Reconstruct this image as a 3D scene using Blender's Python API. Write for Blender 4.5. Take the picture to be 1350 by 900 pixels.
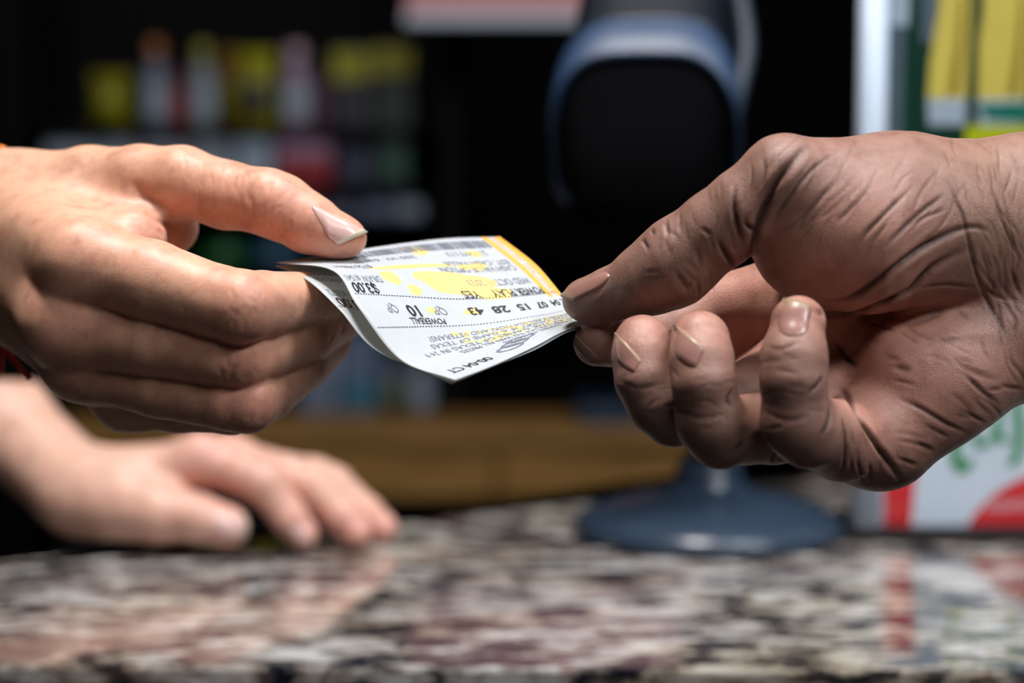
import bpy, bmesh, math, random
import numpy as np
from mathutils import Vector, Matrix

random.seed(7)
rng = np.random.default_rng(7)
scene = bpy.context.scene
COL = scene.collection
for o in list(bpy.data.objects):
    bpy.data.objects.remove(o)

# ------------------------------------------------------------------ camera
FPX = 2625.0                       # focal length in pixels of the 1350x900 frame
PITCH = math.atan(245.0 / FPX)     # horizon at row 205
TABLE_Z = 1.0
CAM_Z = TABLE_Z + 0.175
cam_d = bpy.data.cameras.new('camera')
cam = bpy.data.objects.new('camera', cam_d)
COL.objects.link(cam)
cam_d.sensor_width = 36.0
cam_d.lens = FPX / 1350.0 * 36.0
cam_d.clip_start = 0.02
cam_d.clip_end = 50
cam.location = (0, 0, CAM_Z)
cam.rotation_euler = (math.pi / 2 - PITCH, 0, 0)
cam_d.dof.use_dof = True
cam_d.dof.focus_distance = 0.522
cam_d.dof.aperture_fstop = 6.0
cam_d.dof.aperture_blades = 9
scene.camera = cam

CP, SP = math.cos(PITCH), math.sin(PITCH)
M3 = np.array([[1, 0, 0], [0, SP, -CP], [0, CP, SP]])      # camera axes -> world axes
ORG = np.array([0, 0, CAM_Z])


def cam2world(p_mm):
    """camera-space millimetres -> world metres"""
    p = np.asarray(p_mm, float) / 1000.0
    return p @ M3.T + ORG


def C(px, py, d):
    """pixel of the photograph and distance (mm along the lens axis) -> camera space mm"""
    return np.array([(px - 675.0) / FPX * d, (450.0 - py) / FPX * d, -d])


def W(px, py, d):
    return cam2world(C(px, py, d * 1000.0))


# ------------------------------------------------------------------ world, lights, exposure
world = bpy.data.worlds.new('World')
scene.world = world
world.use_nodes = True
bg = world.node_tree.nodes['Background']
bg.inputs[0].default_value = (0.75, 0.85, 1.0, 1)
bg.inputs[1].default_value = 0.02


def area(name, loc, target, size, size_y, power, color):
    l = bpy.data.lights.new(name, 'AREA')
    l.shape = 'RECTANGLE'
    l.size = size
    l.size_y = size_y
    l.energy = power
    l.color = color
    o = bpy.data.objects.new(name, l)
    COL.objects.link(o)
    o.location = loc
    d = Vector(target) - Vector(loc)
    o.rotation_euler = d.to_track_quat('-Z', 'Y').to_euler()
    return o


# ceiling panels of the shop, the last two being added fill lamps
area('ceiling_and_fill_lamp', (-0.12, 0.47, 2.42), (-0.05, 0.55, 1.1), 0.22, 0.22, 22, (1.0, 0.97, 0.95))
area('ceiling_and_fill_lamp', (0.55, 0.35, 2.42), (0.15, 0.55, 1.1), 0.5, 0.25, 9, (0.86, 0.93, 1.0))
area('ceiling_and_fill_lamp', (0.50, -0.70, 2.42), (0.1, 0.6, 1.05), 0.8, 0.35, 6, (0.95, 0.96, 1.0))
area('ceiling_and_fill_lamp', (1.25, -0.35, 2.42), (0.25, 0.85, 1.1), 0.6, 0.3, 15, (0.92, 0.96, 1.0))  # added fill lamp, brightens the poster and the right palm
area('ceiling_and_fill_lamp', (-0.6, 1.75, 2.42), (-0.45, 2.3, 1.2), 0.5, 0.2, 0.35, (0.9, 0.95, 1.0))  # dim fill lamp added for the goods on the rack

vs = scene.view_settings
vs.view_transform = 'Standard'
vs.look = 'None'
vs.exposure = 0.0
vs.gamma = 1.0
vs.use_curve_mapping = False


# ------------------------------------------------------------------ helpers
def tag(o, label=None, cat=None, group=None, kind=None):
    if label:
        o['label'] = label
    if cat:
        o['category'] = cat
    if group:
        o['group'] = group
    if kind:
        o['kind'] = kind
    return o


def empty(name, loc, label, cat, group=None):
    o = bpy.data.objects.new(name, None)
    o.empty_display_size = 0.02
    COL.objects.link(o)
    o.location = tuple(loc)
    return tag(o, label, cat, group)


def wloc(o):
    v = np.zeros(3)
    while o is not None:
        v = v + np.array(o.location)
        o = o.parent
    return v


def build(name, verts, faces, m, parent=None, smooth=False, origin=None):
    """verts in world metres; the object sits at its parent's origin (or at origin)"""
    verts = np.asarray(verts, float)
    off = wloc(parent) if parent is not None else np.zeros(3)
    loc = np.zeros(3)
    if parent is None:
        loc = np.array(origin) if origin is not None else np.array(
            [(verts[:, 0].min() + verts[:, 0].max()) / 2, (verts[:, 1].min() + verts[:, 1].max()) / 2, verts[:, 2].min()])
        off = loc
    me = bpy.data.meshes.new(name)
    me.from_pydata((verts - off).tolist(), [], [list(map(int, f)) for f in faces])
    me.update()
    if smooth:
        me.polygons.foreach_set('use_smooth', np.ones(len(me.polygons), bool))
    if m is not None:
        me.materials.append(m)
    o = bpy.data.objects.new(name, me)
    COL.objects.link(o)
    if parent is not None:
        o.parent = parent
    else:
        o.location = tuple(loc)
    return o


def from_bm(name, bm, m, parent=None, smooth=False, origin=None, bevel=0.0):
    if bevel > 0:
        bmesh.ops.bevel(bm, geom=list(bm.edges), offset=bevel, segments=2, affect='EDGES', profile=0.6)
    bmesh.ops.recalc_face_normals(bm, faces=bm.faces)
    bm.verts.ensure_lookup_table()
    v = np.array([tuple(x.co) for x in bm.verts])
    bm.verts.index_update()
    f = [[x.index for x in fc.verts] for fc in bm.faces]
    bm.free()
    return build(name, v, f, m, parent, smooth, origin)


def box_bm(lo, hi, bm=None):
    bm = bm or bmesh.new()
    lo, hi = Vector(lo), Vector(hi)
    c = (lo + hi) / 2
    s = hi - lo
    bmesh.ops.create_cube(bm, size=1.0, matrix=Matrix.Translation(c) @ Matrix.Diagonal((s.x, s.y, s.z, 1)))
    return bm


def box(name, lo, hi, m, parent=None, bevel=0.0, origin=None):
    return from_bm(name, box_bm(lo, hi), m, parent, False, origin, bevel)


def lathe(profile, centre, n=40, axis_m=None):
    """profile [(r, z)], returns verts, faces (world) around +Z at centre"""
    v, f = [], []
    for r, z in profile:
        for k in range(n):
            a = 2 * math.pi * k / n
            v.append((r * math.cos(a), r * math.sin(a), z))
    m = len(profile)
    for i in range(m - 1):
        for k in range(n):
            a, b = i * n + k, i * n + (k + 1) % n
            f.append((a, b, b + n, a + n))
    f.append(tuple(range(n - 1, -1, -1)))
    f.append(tuple((m - 1) * n + k for k in range(n)))
    v = np.array(v)
    if axis_m is not None:
        v = v @ np.array(axis_m).T
    return v + np.array(centre), f


def tube(points, radius, n=8, closed=False):
    """points (world) -> tube verts, faces; radius scalar or list"""
    P = np.asarray(points, float)
    m = len(P)
    R = np.full(m, radius) if np.isscalar(radius) else np.asarray(radius, float)
    T = np.gradient(P, axis=0)
    if closed:
        T = np.roll(P, -1, 0) - np.roll(P, 1, 0)
    T /= np.linalg.norm(T, axis=1)[:, None] + 1e-12
    ref = np.array([0.31, 0.83, 0.46])
    N = np.cross(T, ref)
    N /= np.linalg.norm(N, axis=1)[:, None] + 1e-12
    B = np.cross(T, N)
    v = []
    for i in range(m):
        for k in range(n):
            a = 2 * math.pi * k / n
            v.append(P[i] + R[i] * (math.cos(a) * N[i] + math.sin(a) * B[i]))
    f = []
    rngm = m if closed else m - 1
    for i in range(rngm):
        j = (i + 1) % m
        for k in range(n):
            f.append((i * n + k, i * n + (k + 1) % n, j * n + (k + 1) % n, j * n + k))
    if not closed:
        f.append(tuple(range(n - 1, -1, -1)))
        f.append(tuple((m - 1) * n + k for k in range(n)))
    return np.array(v), f


def smooth_path(pts, per=8):
    """Catmull-Rom through points"""
    P = np.asarray(pts, float)
    P = np.vstack([2 * P[0] - P[1], P, 2 * P[-1] - P[-2]])
    out = []
    for i in range(1, len(P) - 2):
        for t in np.linspace(0, 1, per, endpoint=False):
            a, b, c, d = P[i - 1], P[i], P[i + 1], P[i + 2]
            out.append(0.5 * ((2 * b) + (c - a) * t + (2 * a - 5 * b + 4 * c - d) * t * t + (3 * b - a - 3 * c + d) * t ** 3))
    out.append(P[-2])
    return np.array(out)


# ------------------------------------------------------------------ materials
def new_mat(name):
    m = bpy.data.materials.new(name)
    m.use_nodes = True
    nt = m.node_tree
    b = nt.nodes['Principled BSDF']
    return m, nt, b


def mat(name, color, rough=0.5, metal=0.0, var=0.08, scale=60.0, bump=0.0, coat=0.0, spec=0.5):
    m, nt, b = new_mat(name)
    tc = nt.nodes.new('ShaderNodeTexCoord')
    nz = nt.nodes.new('ShaderNodeTexNoise')
    nz.inputs['Scale'].default_value = scale
    nz.inputs['Detail'].default_value = 4
    nt.links.new(tc.outputs['Object'], nz.inputs['Vector'])
    mx = nt.nodes.new('ShaderNodeMix')
    mx.data_type = 'RGBA'
    mx.inputs[6].default_value = tuple(c * (1 - var) for c in color) + (1,)
    mx.inputs[7].default_value = tuple(min(1, c * (1 + var)) for c in color) + (1,)
    nt.links.new(nz.outputs['Fac'], mx.inputs[0])
    nt.links.new(mx.outputs[2], b.inputs['Base Color'])
    b.inputs['Roughness'].default_value = rough
    b.inputs['Metallic'].default_value = metal
    b.inputs['Specular IOR Level'].default_value = spec
    if coat:
        b.inputs['Coat Weight'].default_value = coat
        b.inputs['Coat Roughness'].default_value = 0.1
    if bump:
        bp = nt.nodes.new('ShaderNodeBump')
        bp.inputs['Strength'].default_value = bump
        bp.inputs['Distance'].default_value = 0.001
        nt.links.new(nz.outputs['Fac'], bp.inputs['Height'])
        nt.links.new(bp.outputs['Normal'], b.inputs['Normal'])
    return m


def ramp(nt, stops):
    r = nt.nodes.new('ShaderNodeValToRGB')
    el = r.color_ramp.elements
    while len(el) > 1:
        el.remove(el[-1])
    el[0].position, el[0].color = stops[0][0], tuple(stops[0][1]) + (1,)
    for p, c in stops[1:]:
        e = el.new(p)
        e.color = tuple(c) + (1,)
    return r


def granite():
    m, nt, b = new_mat('granite')
    N, L = nt.nodes, nt.links
    tc = N.new('ShaderNodeTexCoord')
    mp = N.new('ShaderNodeMapping')
    mp.inputs['Scale'].default_value = (0.55, 1.15, 1.0)
    mp.inputs['Rotation'].default_value = (0, 0, 0.12)
    L.new(tc.outputs['Object'], mp.inputs['Vector'])
    warp = N.new('ShaderNodeTexNoise')
    warp.inputs['Scale'].default_value = 22
    warp.inputs['Detail'].default_value = 3
    L.new(mp.outputs[0], warp.inputs['Vector'])
    add = N.new('ShaderNodeMixRGB')
    add.blend_type = 'ADD'
    add.inputs[0].default_value = 0.03
    L.new(mp.outputs[0], add.inputs[1])
    L.new(warp.outputs['Color'], add.inputs[2])
    n1 = N.new('ShaderNodeTexNoise')
    n1.inputs['Scale'].default_value = 74
    n1.inputs['Detail'].default_value = 7
    n1.inputs['Roughness'].default_value = 0.68
    L.new(add.outputs[0], n1.inputs['Vector'])
    r1 = ramp(nt, [(0.0, (0.008, 0.009, 0.014)), (0.42, (0.014, 0.016, 0.026)), (0.465, (0.07, 0.065, 0.065)), (0.50, (0.22, 0.185, 0.155)),
                   (0.54, (0.42, 0.38, 0.33)), (0.60, (0.62, 0.61, 0.58)), (1.0, (0.75, 0.76, 0.76))])
    L.new(n1.outputs['Fac'], r1.inputs[0])
    n2 = N.new('ShaderNodeTexNoise')
    n2.inputs['Scale'].default_value = 15
    n2.inputs['Detail'].default_value = 4
    L.new(add.outputs[0], n2.inputs['Vector'])
    r2 = ramp(nt, [(0.0, (0.60, 0.46, 0.40)), (0.38, (0.70, 0.60, 0.54)), (0.50, (0.92, 0.94, 1.0)), (0.60, (1, 0.97, 0.90)), (1, (0.85, 0.70, 0.50))])
    L.new(n2.outputs['Fac'], r2.inputs[0])
    mul = N.new('ShaderNodeMixRGB')
    mul.blend_type = 'MULTIPLY'
    mul.inputs[0].default_value = 0.9
    L.new(r1.outputs[0], mul.inputs[1])
    L.new(r2.outputs[0], mul.inputs[2])
    n3 = N.new('ShaderNodeTexNoise')
    n3.inputs['Scale'].default_value = 9
    n3.inputs['Detail'].default_value = 6
    n3.inputs['Roughness'].default_value = 0.6
    L.new(mp.outputs[0], n3.inputs['Vector'])
    r3 = ramp(nt, [(0.0, (0, 0, 0)), (0.490, (0, 0, 0)), (0.50, (1, 1, 1)), (0.510, (0, 0, 0)), (1, (0, 0, 0))])
    L.new(n3.outputs['Fac'], r3.inputs[0])
    mx = N.new('ShaderNodeMixRGB')
    mx.inputs[2].default_value = (0.16, 0.035, 0.035, 1)
    sc = N.new('ShaderNodeMath')
    sc.operation = 'MULTIPLY'
    sc.inputs[1].default_value = 0.55
    L.new(r3.outputs[0], sc.inputs[0])
    L.new(sc.outputs[0], mx.inputs[0])
    L.new(mul.outputs[0], mx.inputs[1])
    L.new(mx.outputs[0], b.inputs['Base Color'])
    b.inputs['Roughness'].default_value = 0.06
    b.inputs['IOR'].default_value = 1.75
    return m


def wood():
    m, nt, b = new_mat('oak_board')
    N, L = nt.nodes, nt.links
    tc = N.new('ShaderNodeTexCoord')
    mp = N.new('ShaderNodeMapping')
    mp.inputs['Scale'].default_value = (1.5, 12, 14)
    L.new(tc.outputs['Object'], mp.inputs['Vector'])
    n = N.new('ShaderNodeTexNoise')
    n.inputs['Scale'].default_value = 6
    n.inputs['Detail'].default_value = 6
    L.new(mp.outputs[0], n.inputs['Vector'])
    r = ramp(nt, [(0.3, (0.16, 0.075, 0.013)), (0.7, (0.29, 0.15, 0.034))])
    L.new(n.outputs['Fac'], r.inputs[0])
    L.new(r.outputs[0], b.inputs['Base Color'])
    b.inputs['Roughness'].default_value = 0.5
    return m


def skin(name, sss_r, sss_w, rough, grain, grain_scale, line_amt):
    """base colour comes from the 'pigment' attribute of the hand; fine relief is a bump"""
    m, nt, b = new_mat(name)
    N, L = nt.nodes, nt.links
    at = N.new('ShaderNodeAttribute')
    at.attribute_name = 'pigment'
    tc = N.new('ShaderNodeTexCoord')
    n1 = N.new('ShaderNodeTexNoise')
    n1.inputs['Scale'].default_value = 170
    n1.inputs['Detail'].default_value = 5
    n1.inputs['Roughness'].default_value = 0.6
    L.new(tc.outputs['Object'], n1.inputs['Vector'])
    r = ramp(nt, [(0.28, (0.78, 0.70, 0.68)), (0.5, (1.0, 1.0, 1.0)), (0.72, (1.14, 1.15, 1.15))])
    L.new(n1.outputs['Fac'], r.inputs[0])
    mul = N.new('ShaderNodeMixRGB')
    mul.blend_type = 'MULTIPLY'
    mul.inputs[0].default_value = 1.0
    L.new(at.outputs['Color'], mul.inputs[1])
    L.new(r.outputs[0], mul.inputs[2])
    L.new(mul.outputs[0], b.inputs['Base Color'])
    b.inputs['Roughness'].default_value = rough
    b.inputs['Specular IOR Level'].default_value = 0.45
    b.inputs['Subsurface Weight'].default_value = sss_w
    b.inputs['Subsurface Radius'].default_value = sss_r
    b.inputs['Subsurface Scale'].default_value = 0.0022
    # pores and fine crossed skin lines
    vor = N.new('ShaderNodeTexVoronoi')
    vor.feature = 'DISTANCE_TO_EDGE'
    vor.inputs['Scale'].default_value = grain_scale
    warp = N.new('ShaderNodeTexNoise')
    warp.inputs['Scale'].default_value = 350
    L.new(tc.outputs['Object'], warp.inputs['Vector'])
    mixw = N.new('ShaderNodeMixRGB')
    mixw.blend_type = 'ADD'
    mixw.inputs[0].default_value = 0.0015
    L.new(tc.outputs['Object'], mixw.inputs[1])
    L.new(warp.outputs['Color'], mixw.inputs[2])
    L.new(mixw.outputs[0], vor.inputs['Vector'])
    vr = ramp(nt, [(0.0, (0, 0, 0)), (0.12, (1, 1, 1))])
    L.new(vor.outputs['Distance'], vr.inputs[0])
    n2 = N.new('ShaderNodeTexNoise')
    n2.inputs['Scale'].default_value = grain_scale * 1.3
    n2.inputs['Detail'].default_value = 4
    L.new(tc.outputs['Object'], n2.inputs['Vector'])
    ad = N.new('ShaderNodeMath')
    ad.operation = 'MULTIPLY_ADD'
    ad.inputs[1].default_value = line_amt
    L.new(vr.outputs[0], ad.inputs[0])
    L.new(n2.outputs['Fac'], ad.inputs[2])
    bp = N.new('ShaderNodeBump')
    bp.inputs['Strength'].default_value = grain
    bp.inputs['Distance'].default_value = 0.0004
    L.new(ad.outputs[0], bp.inputs['Height'])
    L.new(bp.outputs['Normal'], b.inputs['Normal'])
    return m


def paper_mat():
    m, nt, b = new_mat('thermal_paper')
    N, L = nt.nodes, nt.links
    tc = N.new('ShaderNodeTexCoord')
    n1 = N.new('ShaderNodeTexNoise')
    n1.inputs['Scale'].default_value = 300
    L.new(tc.outputs['Object'], n1.inputs['Vector'])
    r = ramp(nt, [(0.3, (0.66, 0.69, 0.73)), (0.7, (0.69, 0.72, 0.76))])
    L.new(n1.outputs['Fac'], r.inputs[0])
    L.new(r.outputs[0], b.inputs['Base Color'])
    b.inputs['Roughness'].default_value = 0.45
    tr = N.new('ShaderNodeBsdfTranslucent')
    tr.inputs['Color'].default_value = (0.8, 0.78, 0.7, 1)
    mix = N.new('ShaderNodeMixShader')
    mix.inputs[0].default_value = 0.34
    out = N['Material Output']
    L.new(b.outputs[0], mix.inputs[1])
    L.new(tr.outputs[0], mix.inputs[2])
    L.new(mix.outputs[0], out.inputs['Surface'])
    return m


def acrylic():
    m, nt, b = new_mat('clear_acrylic')
    N, L = nt.nodes, nt.links
    tr = N.new('ShaderNodeBsdfTransparent')
    tr.inputs['Color'].default_value = (0.96, 0.98, 1.0, 1)
    gl = N.new('ShaderNodeBsdfGlossy')
    gl.inputs['Roughness'].default_value = 0.04
    mx = N.new('ShaderNodeMixShader')
    mx.inputs[0].default_value = 0.04
    L.new(tr.outputs[0], mx.inputs[1])
    L.new(gl.outputs[0], mx.inputs[2])
    L.new(mx.outputs[0], N['Material Output'].inputs['Surface'])
    return m


GRANITE = granite()
WOOD = wood()
PAPER = paper_mat()
INK = mat('black_ink', (0.015, 0.015, 0.02), 0.5)
GREYINK = mat('grey_ink', (0.16, 0.17, 0.22), 0.5)
ORANGE = mat('orange_ink', (0.92, 0.40, 0.03), 0.5, var=0.04)
YELLOW = mat('yellow_ink', (0.80, 0.62, 0.20), 0.5, var=0.04)
NAIL_L = mat('pink_nail', (0.72, 0.45, 0.40), 0.28, var=0.06, scale=300, coat=0.3)
NAIL_R = mat('tan_nail', (0.36, 0.18, 0.145), 0.3, var=0.1, scale=300, coat=0.3)
NAILTIP = mat('nail_edge', (0.72, 0.62, 0.48), 0.35, var=0.06, scale=300)
NAILTIP_R = mat('nail_edge_tan', (0.35, 0.22, 0.145), 0.35, var=0.06, scale=300)
SKIN_L = skin('skin_light', (1.0, 0.30, 0.15), 0.55, 0.44, 0.14, 1900, 0.35)
SKIN_R = skin('skin_brown', (1.0, 0.35, 0.2), 0.14, 0.40, 0.3, 1500, 0.5)
SCAN_DARK = mat('navy_plastic', (0.004, 0.007, 0.012), 0.35, var=0.1)
SCAN_GREY = mat('slate_plastic', (0.022, 0.048, 0.105), 0.45, var=0.06)
SCAN_BASE = mat('blue_grey_plastic', (0.026, 0.042, 0.068), 0.26, var=0.08)
BLACK = mat('black_plastic', (0.008, 0.008, 0.009), 0.4)
WINDOW = mat('smoked_window', (0.002, 0.002, 0.0025), 0.9, spec=0.02)
WALLM = mat('dark_wall', (0.003, 0.003, 0.0035), 0.95, spec=0.02)
CEILM = mat('ceiling_paint', (0.12, 0.12, 0.125), 0.9)
FLOORM = mat('floor_tile', (0.10, 0.09, 0.085), 0.5)
CABM = mat('black_laminate', (0.012, 0.012, 0.014), 0.5)
THREAD = mat('red_thread', (0.55, 0.045, 0.02), 0.8, var=0.3, scale=900)
THREAD2 = mat('orange_thread', (0.85, 0.25, 0.03), 0.8, var=0.3, scale=900)

# ------------------------------------------------------------------ the setting
RX, RY0, RY1, RZ = 2.6, -1.6, 3.0, 2.6
tag(box('floor', (-RX, RY0, -0.05), (RX, RY1, 0), FLOORM), kind='structure')
tag(box('ceiling', (-RX, RY0, RZ), (RX, RY1, RZ + 0.05), CEILM), kind='structure')
tag(box('wall_back', (-RX, RY1, 0), (RX, RY1 + 0.05, RZ), WALLM), kind='structure')
tag(box('wall_left', (-RX - 0.05, RY0, 0), (-RX, RY1, RZ), WALLM), kind='structure')
tag(box('wall_right', (RX, RY0, 0), (RX + 0.05, RY1, RZ), WALLM), kind='structure')
tag(box('wall_front', (-RX, RY0 - 0.05, 0), (RX, RY0, RZ), WALLM), kind='structure')


def on_table(px, py):
    """world point of the counter top seen at a pixel"""
    ray = cam2world(C(px, py, 1000.0)) - ORG
    t = (TABLE_Z - CAM_Z) / ray[2]
    return ORG + ray * t


# granite counter: front edge along the lower border of the frame, back edge running off to the right
fl = on_table(-430, 873)
fr = on_table(1700, 896)
bl = on_table(-60, 748)
bm_ = on_table(500, 690)
br = on_table(760, 657)
dirb = (br - bl) / np.linalg.norm(br - bl)
br2 = bl + dirb * 1.15
bl2 = bl - dirb * 0.10
outline = [fl, fr + np.array([0.3, 0.0, 0]), np.array([fr[0] + 0.3, br2[1], TABLE_Z]), br2, bl2, np.array([fl[0], bl2[1], TABLE_Z])]
T = 0.03
bm = bmesh.new()
top = [bm.verts.new((p[0], p[1], TABLE_Z)) for p in outline]
ftop = bm.faces.new(top)
ext = bmesh.ops.extrude_face_region(bm, geom=[ftop])
for e in ext['geom']:
    if isinstance(e, bmesh.types.BMVert):
        e.co.z -= T
rim = [e for e in bm.edges if all(abs(v.co.z - TABLE_Z) < 1e-6 for v in e.verts) or all(abs(v.co.z - TABLE_Z + T) < 1e-6 for v in e.verts)]
bmesh.ops.bevel(bm, geom=rim, offset=0.0016, segments=2, affect='EDGES', profile=0.5)
ct = from_bm('granite_countertop', bm, GRANITE, None, False, origin=(0.1, 0.85, TABLE_Z - T))
tag(ct, 'polished mottled granite countertop under the hands and scanner', 'countertop')
cen = np.mean(np.array(outline), axis=0)
cab = [(cen + (p - cen) * 0.93) for p in outline]
nb = len(cab)
cv = [(p[0], p[1], TABLE_Z - T) for p in cab] + [(p[0], p[1], 0.0) for p in cab]
cf = [tuple(range(nb)), tuple(range(2 * nb - 1, nb - 1, -1))] + [(i, i + nb, (i + 1) % nb + nb, (i + 1) % nb) for i in range(nb)]
tag(build('counter_base', cv, cf, CABM), 'black laminate base carrying the granite countertop', 'counter')


# ------------------------------------------------------------------ signed-distance sculpting for hands
class Hand:
    """a limb as a blended distance field in camera-space millimetres, meshed by surface nets"""

    def __init__(self, lo, hi, h):
        self.lo = np.array(lo, float)
        self.h = h
        self.n = np.ceil((np.array(hi) - self.lo) / h).astype(int) + 1
        self.ax = [self.lo[i] + np.arange(self.n[i]) * h for i in range(3)]
        self.BIG = 25.0

    def blank(self):
        return np.full(self.n, self.BIG, np.float32)

    def _sub(self, lo, hi):
        a = np.clip(np.floor((np.array(lo) - self.lo) / self.h).astype(int), 0, self.n - 1)
        b = np.clip(np.ceil((np.array(hi) - self.lo) / self.h).astype(int) + 1, 1, self.n)
        sl = tuple(slice(int(a[i]), int(max(b[i], a[i] + 1))) for i in range(3))
        g = [self.ax[i][sl[i]].astype(np.float32) for i in range(3)]
        return sl, g[0][:, None, None], g[1][None, :, None], g[2][None, None, :]

    @staticmethod
    def smin(a, b, k):
        if k <= 0:
            return np.minimum(a, b)
        hh = np.maximum(k - np.abs(a - b), 0) / k
        return np.minimum(a, b) - hh * hh * k * 0.25

    def cone(self, F, a, b, ra, rb, k, flat=None):
        """round cone blended into F; flat = (direction, factor) squashes it along a direction"""
        a, b = np.asarray(a, float), np.asarray(b, float)
        R = max(ra, rb) * (flat[2] if flat and len(flat) > 2 else 1.0)
        m = R + k + 4.0
        lo, hi = np.minimum(a, b) - m, np.maximum(a, b) + m
        sl, X, Y, Z = self._sub(lo, hi)
        ba = b - a
        l2 = float(ba @ ba) + 1e-9
        px, py, pz = X - a[0], Y - a[1], Z - a[2]
        t = (px * ba[0] + py * ba[1] + pz * ba[2]) / l2
        # shift for the taper so the cone is a true round cone approximately
        L = math.sqrt(l2)
        s = (ra - rb) / L
        s = max(-0.9, min(0.9, s))
        qx, qy, qz = px - t * ba[0], py - t * ba[1], pz - t * ba[2]
        if flat is not None:
            n = np.asarray(flat[0], float)
            n = n - ba * (n @ ba) / l2
            n /= np.linalg.norm(n) + 1e-9
            dn = qx * n[0] + qy * n[1] + qz * n[2]
            g = 1.0 / flat[1] - 1.0
            qx, qy, qz = qx + dn * g * n[0], qy + dn * g * n[1], qz + dn * g * n[2]
        q = np.sqrt(qx * qx + qy * qy + qz * qz)
        tt = np.clip(t + q * (s / math.sqrt(1 - s * s)) / L, 0, 1)
        dx = (t - tt) * L
        d = np.sqrt(q * q + dx * dx) - (ra + (rb - ra) * tt)
        F[sl] = self.smin(F[sl], d.astype(np.float32), k)

    def chain(self, pts, k=1.5, flat=None):
        """pts: (px, py, depth, radius_mm)"""
        F = self.blank()
        for p, q in zip(pts[:-1], pts[1:]):
            self.cone(F, C(*p[:3]), C(*q[:3]), p[3], q[3], k, flat)
        return F

    def mesh(self, F):
        s = F < 0
        n = self.n
        corners = [(i, j, k) for i in (0, 1) for j in (0, 1) for k in (0, 1)]
        cnt = sum(s[i:n[0] - 1 + i, j:n[1] - 1 + j, k:n[2] - 1 + k].astype(np.int8) for i, j, k in corners)
        act = (cnt > 0) & (cnt < 8)
        idx = np.argwhere(act)
        vid = np.full(act.shape, -1, np.int64)
        vid[act] = np.arange(len(idx))
        val = np.stack([F[idx[:, 0] + i, idx[:, 1] + j, idx[:, 2] + k] for i, j, k in corners], 1).astype(float)
        cc = np.array(corners, float)
        pos = np.zeros((len(idx), 3))
        num = np.zeros(len(idx))
        for a in range(8):
            for b in range(a + 1, 8):
                if np.abs(cc[a] - cc[b]).sum() == 1:
                    va, vb = val[:, a], val[:, b]
                    x = (va < 0) != (vb < 0)
                    t = np.where(x, va / np.where(x, va - vb, 1), 0)
                    p = cc[a] + t[:, None] * (cc[b] - cc[a])
                    pos += np.where(x[:, None], p, 0)
                    num += x
        pos /= num[:, None]
        V = self.lo + (idx + pos) * self.h
        faces = []
        for axis in range(3):
            u, v = (axis + 1) % 3, (axis + 2) % 3
            a = [slice(None)] * 3
            b = [slice(None)] * 3
            a[axis], b[axis] = slice(0, -1), slice(1, None)
            ch = s[tuple(a)] != s[tuple(b)]
            e = np.argwhere(ch)
            ok = (e[:, u] > 0) & (e[:, v] > 0) & (e[:, u] < n[u] - 1) & (e[:, v] < n[v] - 1)
            e = e[ok]
            q = []
            for du, dv in ((-1, -1), (0, -1), (0, 0), (-1, 0)):
                c = e.copy()
                c[:, u] += du
                c[:, v] += dv
                q.append(vid[c[:, 0], c[:, 1], c[:, 2]])
            q = np.stack(q, 1)
            flip = ~s[e[:, 0], e[:, 1], e[:, 2]]
            q[flip] = q[flip][:, ::-1]
            faces.append(q)
        Q = np.vstack(faces)
        return V, Q

    def sample(self, F, P):
        g = (np.asarray(P, float) - self.lo) / self.h
        g = np.clip(g, 0, self.n - 1.001)
        i = g.astype(int)
        f = g - i
        r = 0
        for a in (0, 1):
            for b in (0, 1):
                for c in (0, 1):
                    w = (f[..., 0] if a else 1 - f[..., 0]) * (f[..., 1] if b else 1 - f[..., 1]) * (f[..., 2] if c else 1 - f[..., 2])
                    r = r + w * F[i[..., 0] + a, i[..., 1] + b, i[..., 2] + c]
        return r

    def grad(self, F, P):
        e = self.h
        g = np.stack([self.sample(F, P + np.eye(3)[i] * e) - self.sample(F, P - np.eye(3)[i] * e) for i in range(3)], -1)
        return g / (np.linalg.norm(g, axis=-1, keepdims=True) + 1e-9)

    def project(self, F, pix):
        """photo pixels -> surface points (first hit of the sight line, else nearest pass)"""
        pix = np.atleast_2d(np.asarray(pix, float))
        D0, D1 = -self.ax[2][-1], -self.ax[2][0]
        ds = np.arange(D0, D1, 0.3)
        P = np.stack([(pix[:, None, 0] - 675) / FPX * ds, (450 - pix[:, None, 1]) / FPX * ds, -np.broadcast_to(ds, (len(pix), len(ds)))], -1)
        S = self.sample(F, P)
        hit = S < 0
        first = np.where(hit.any(1), hit.argmax(1), S.argmin(1))
        p = P[np.arange(len(pix)), first]
        for _ in range(4):
            p = p - self.grad(F, p) * self.sample(F, p)[:, None]
        return p


def laplace(V, Q, it, lam=0.5):
    E = np.vstack([Q[:, [0, 1]], Q[:, [1, 2]], Q[:, [2, 3]], Q[:, [3, 0]]])
    E = np.vstack([E, E[:, ::-1]])
    deg = np.bincount(E[:, 0], minlength=len(V)).astype(float)
    for i in range(it):
        l = lam if i % 2 == 0 else -lam * 0.93
        A = np.stack([np.bincount(E[:, 0], V[E[:, 1], c], len(V)) for c in range(3)], 1) / np.maximum(deg, 1)[:, None]
        V = V + l * (A - V)
    return V


def vnormals(V, Q):
    n = np.cross(V[Q[:, 2]] - V[Q[:, 0]], V[Q[:, 3]] - V[Q[:, 1]])
    N = np.zeros_like(V)
    for c in range(4):
        for a in range(3):
            N[:, a] += np.bincount(Q[:, c], n[:, a], len(V))
    return N / (np.linalg.norm(N, axis=1)[:, None] + 1e-12)


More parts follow.
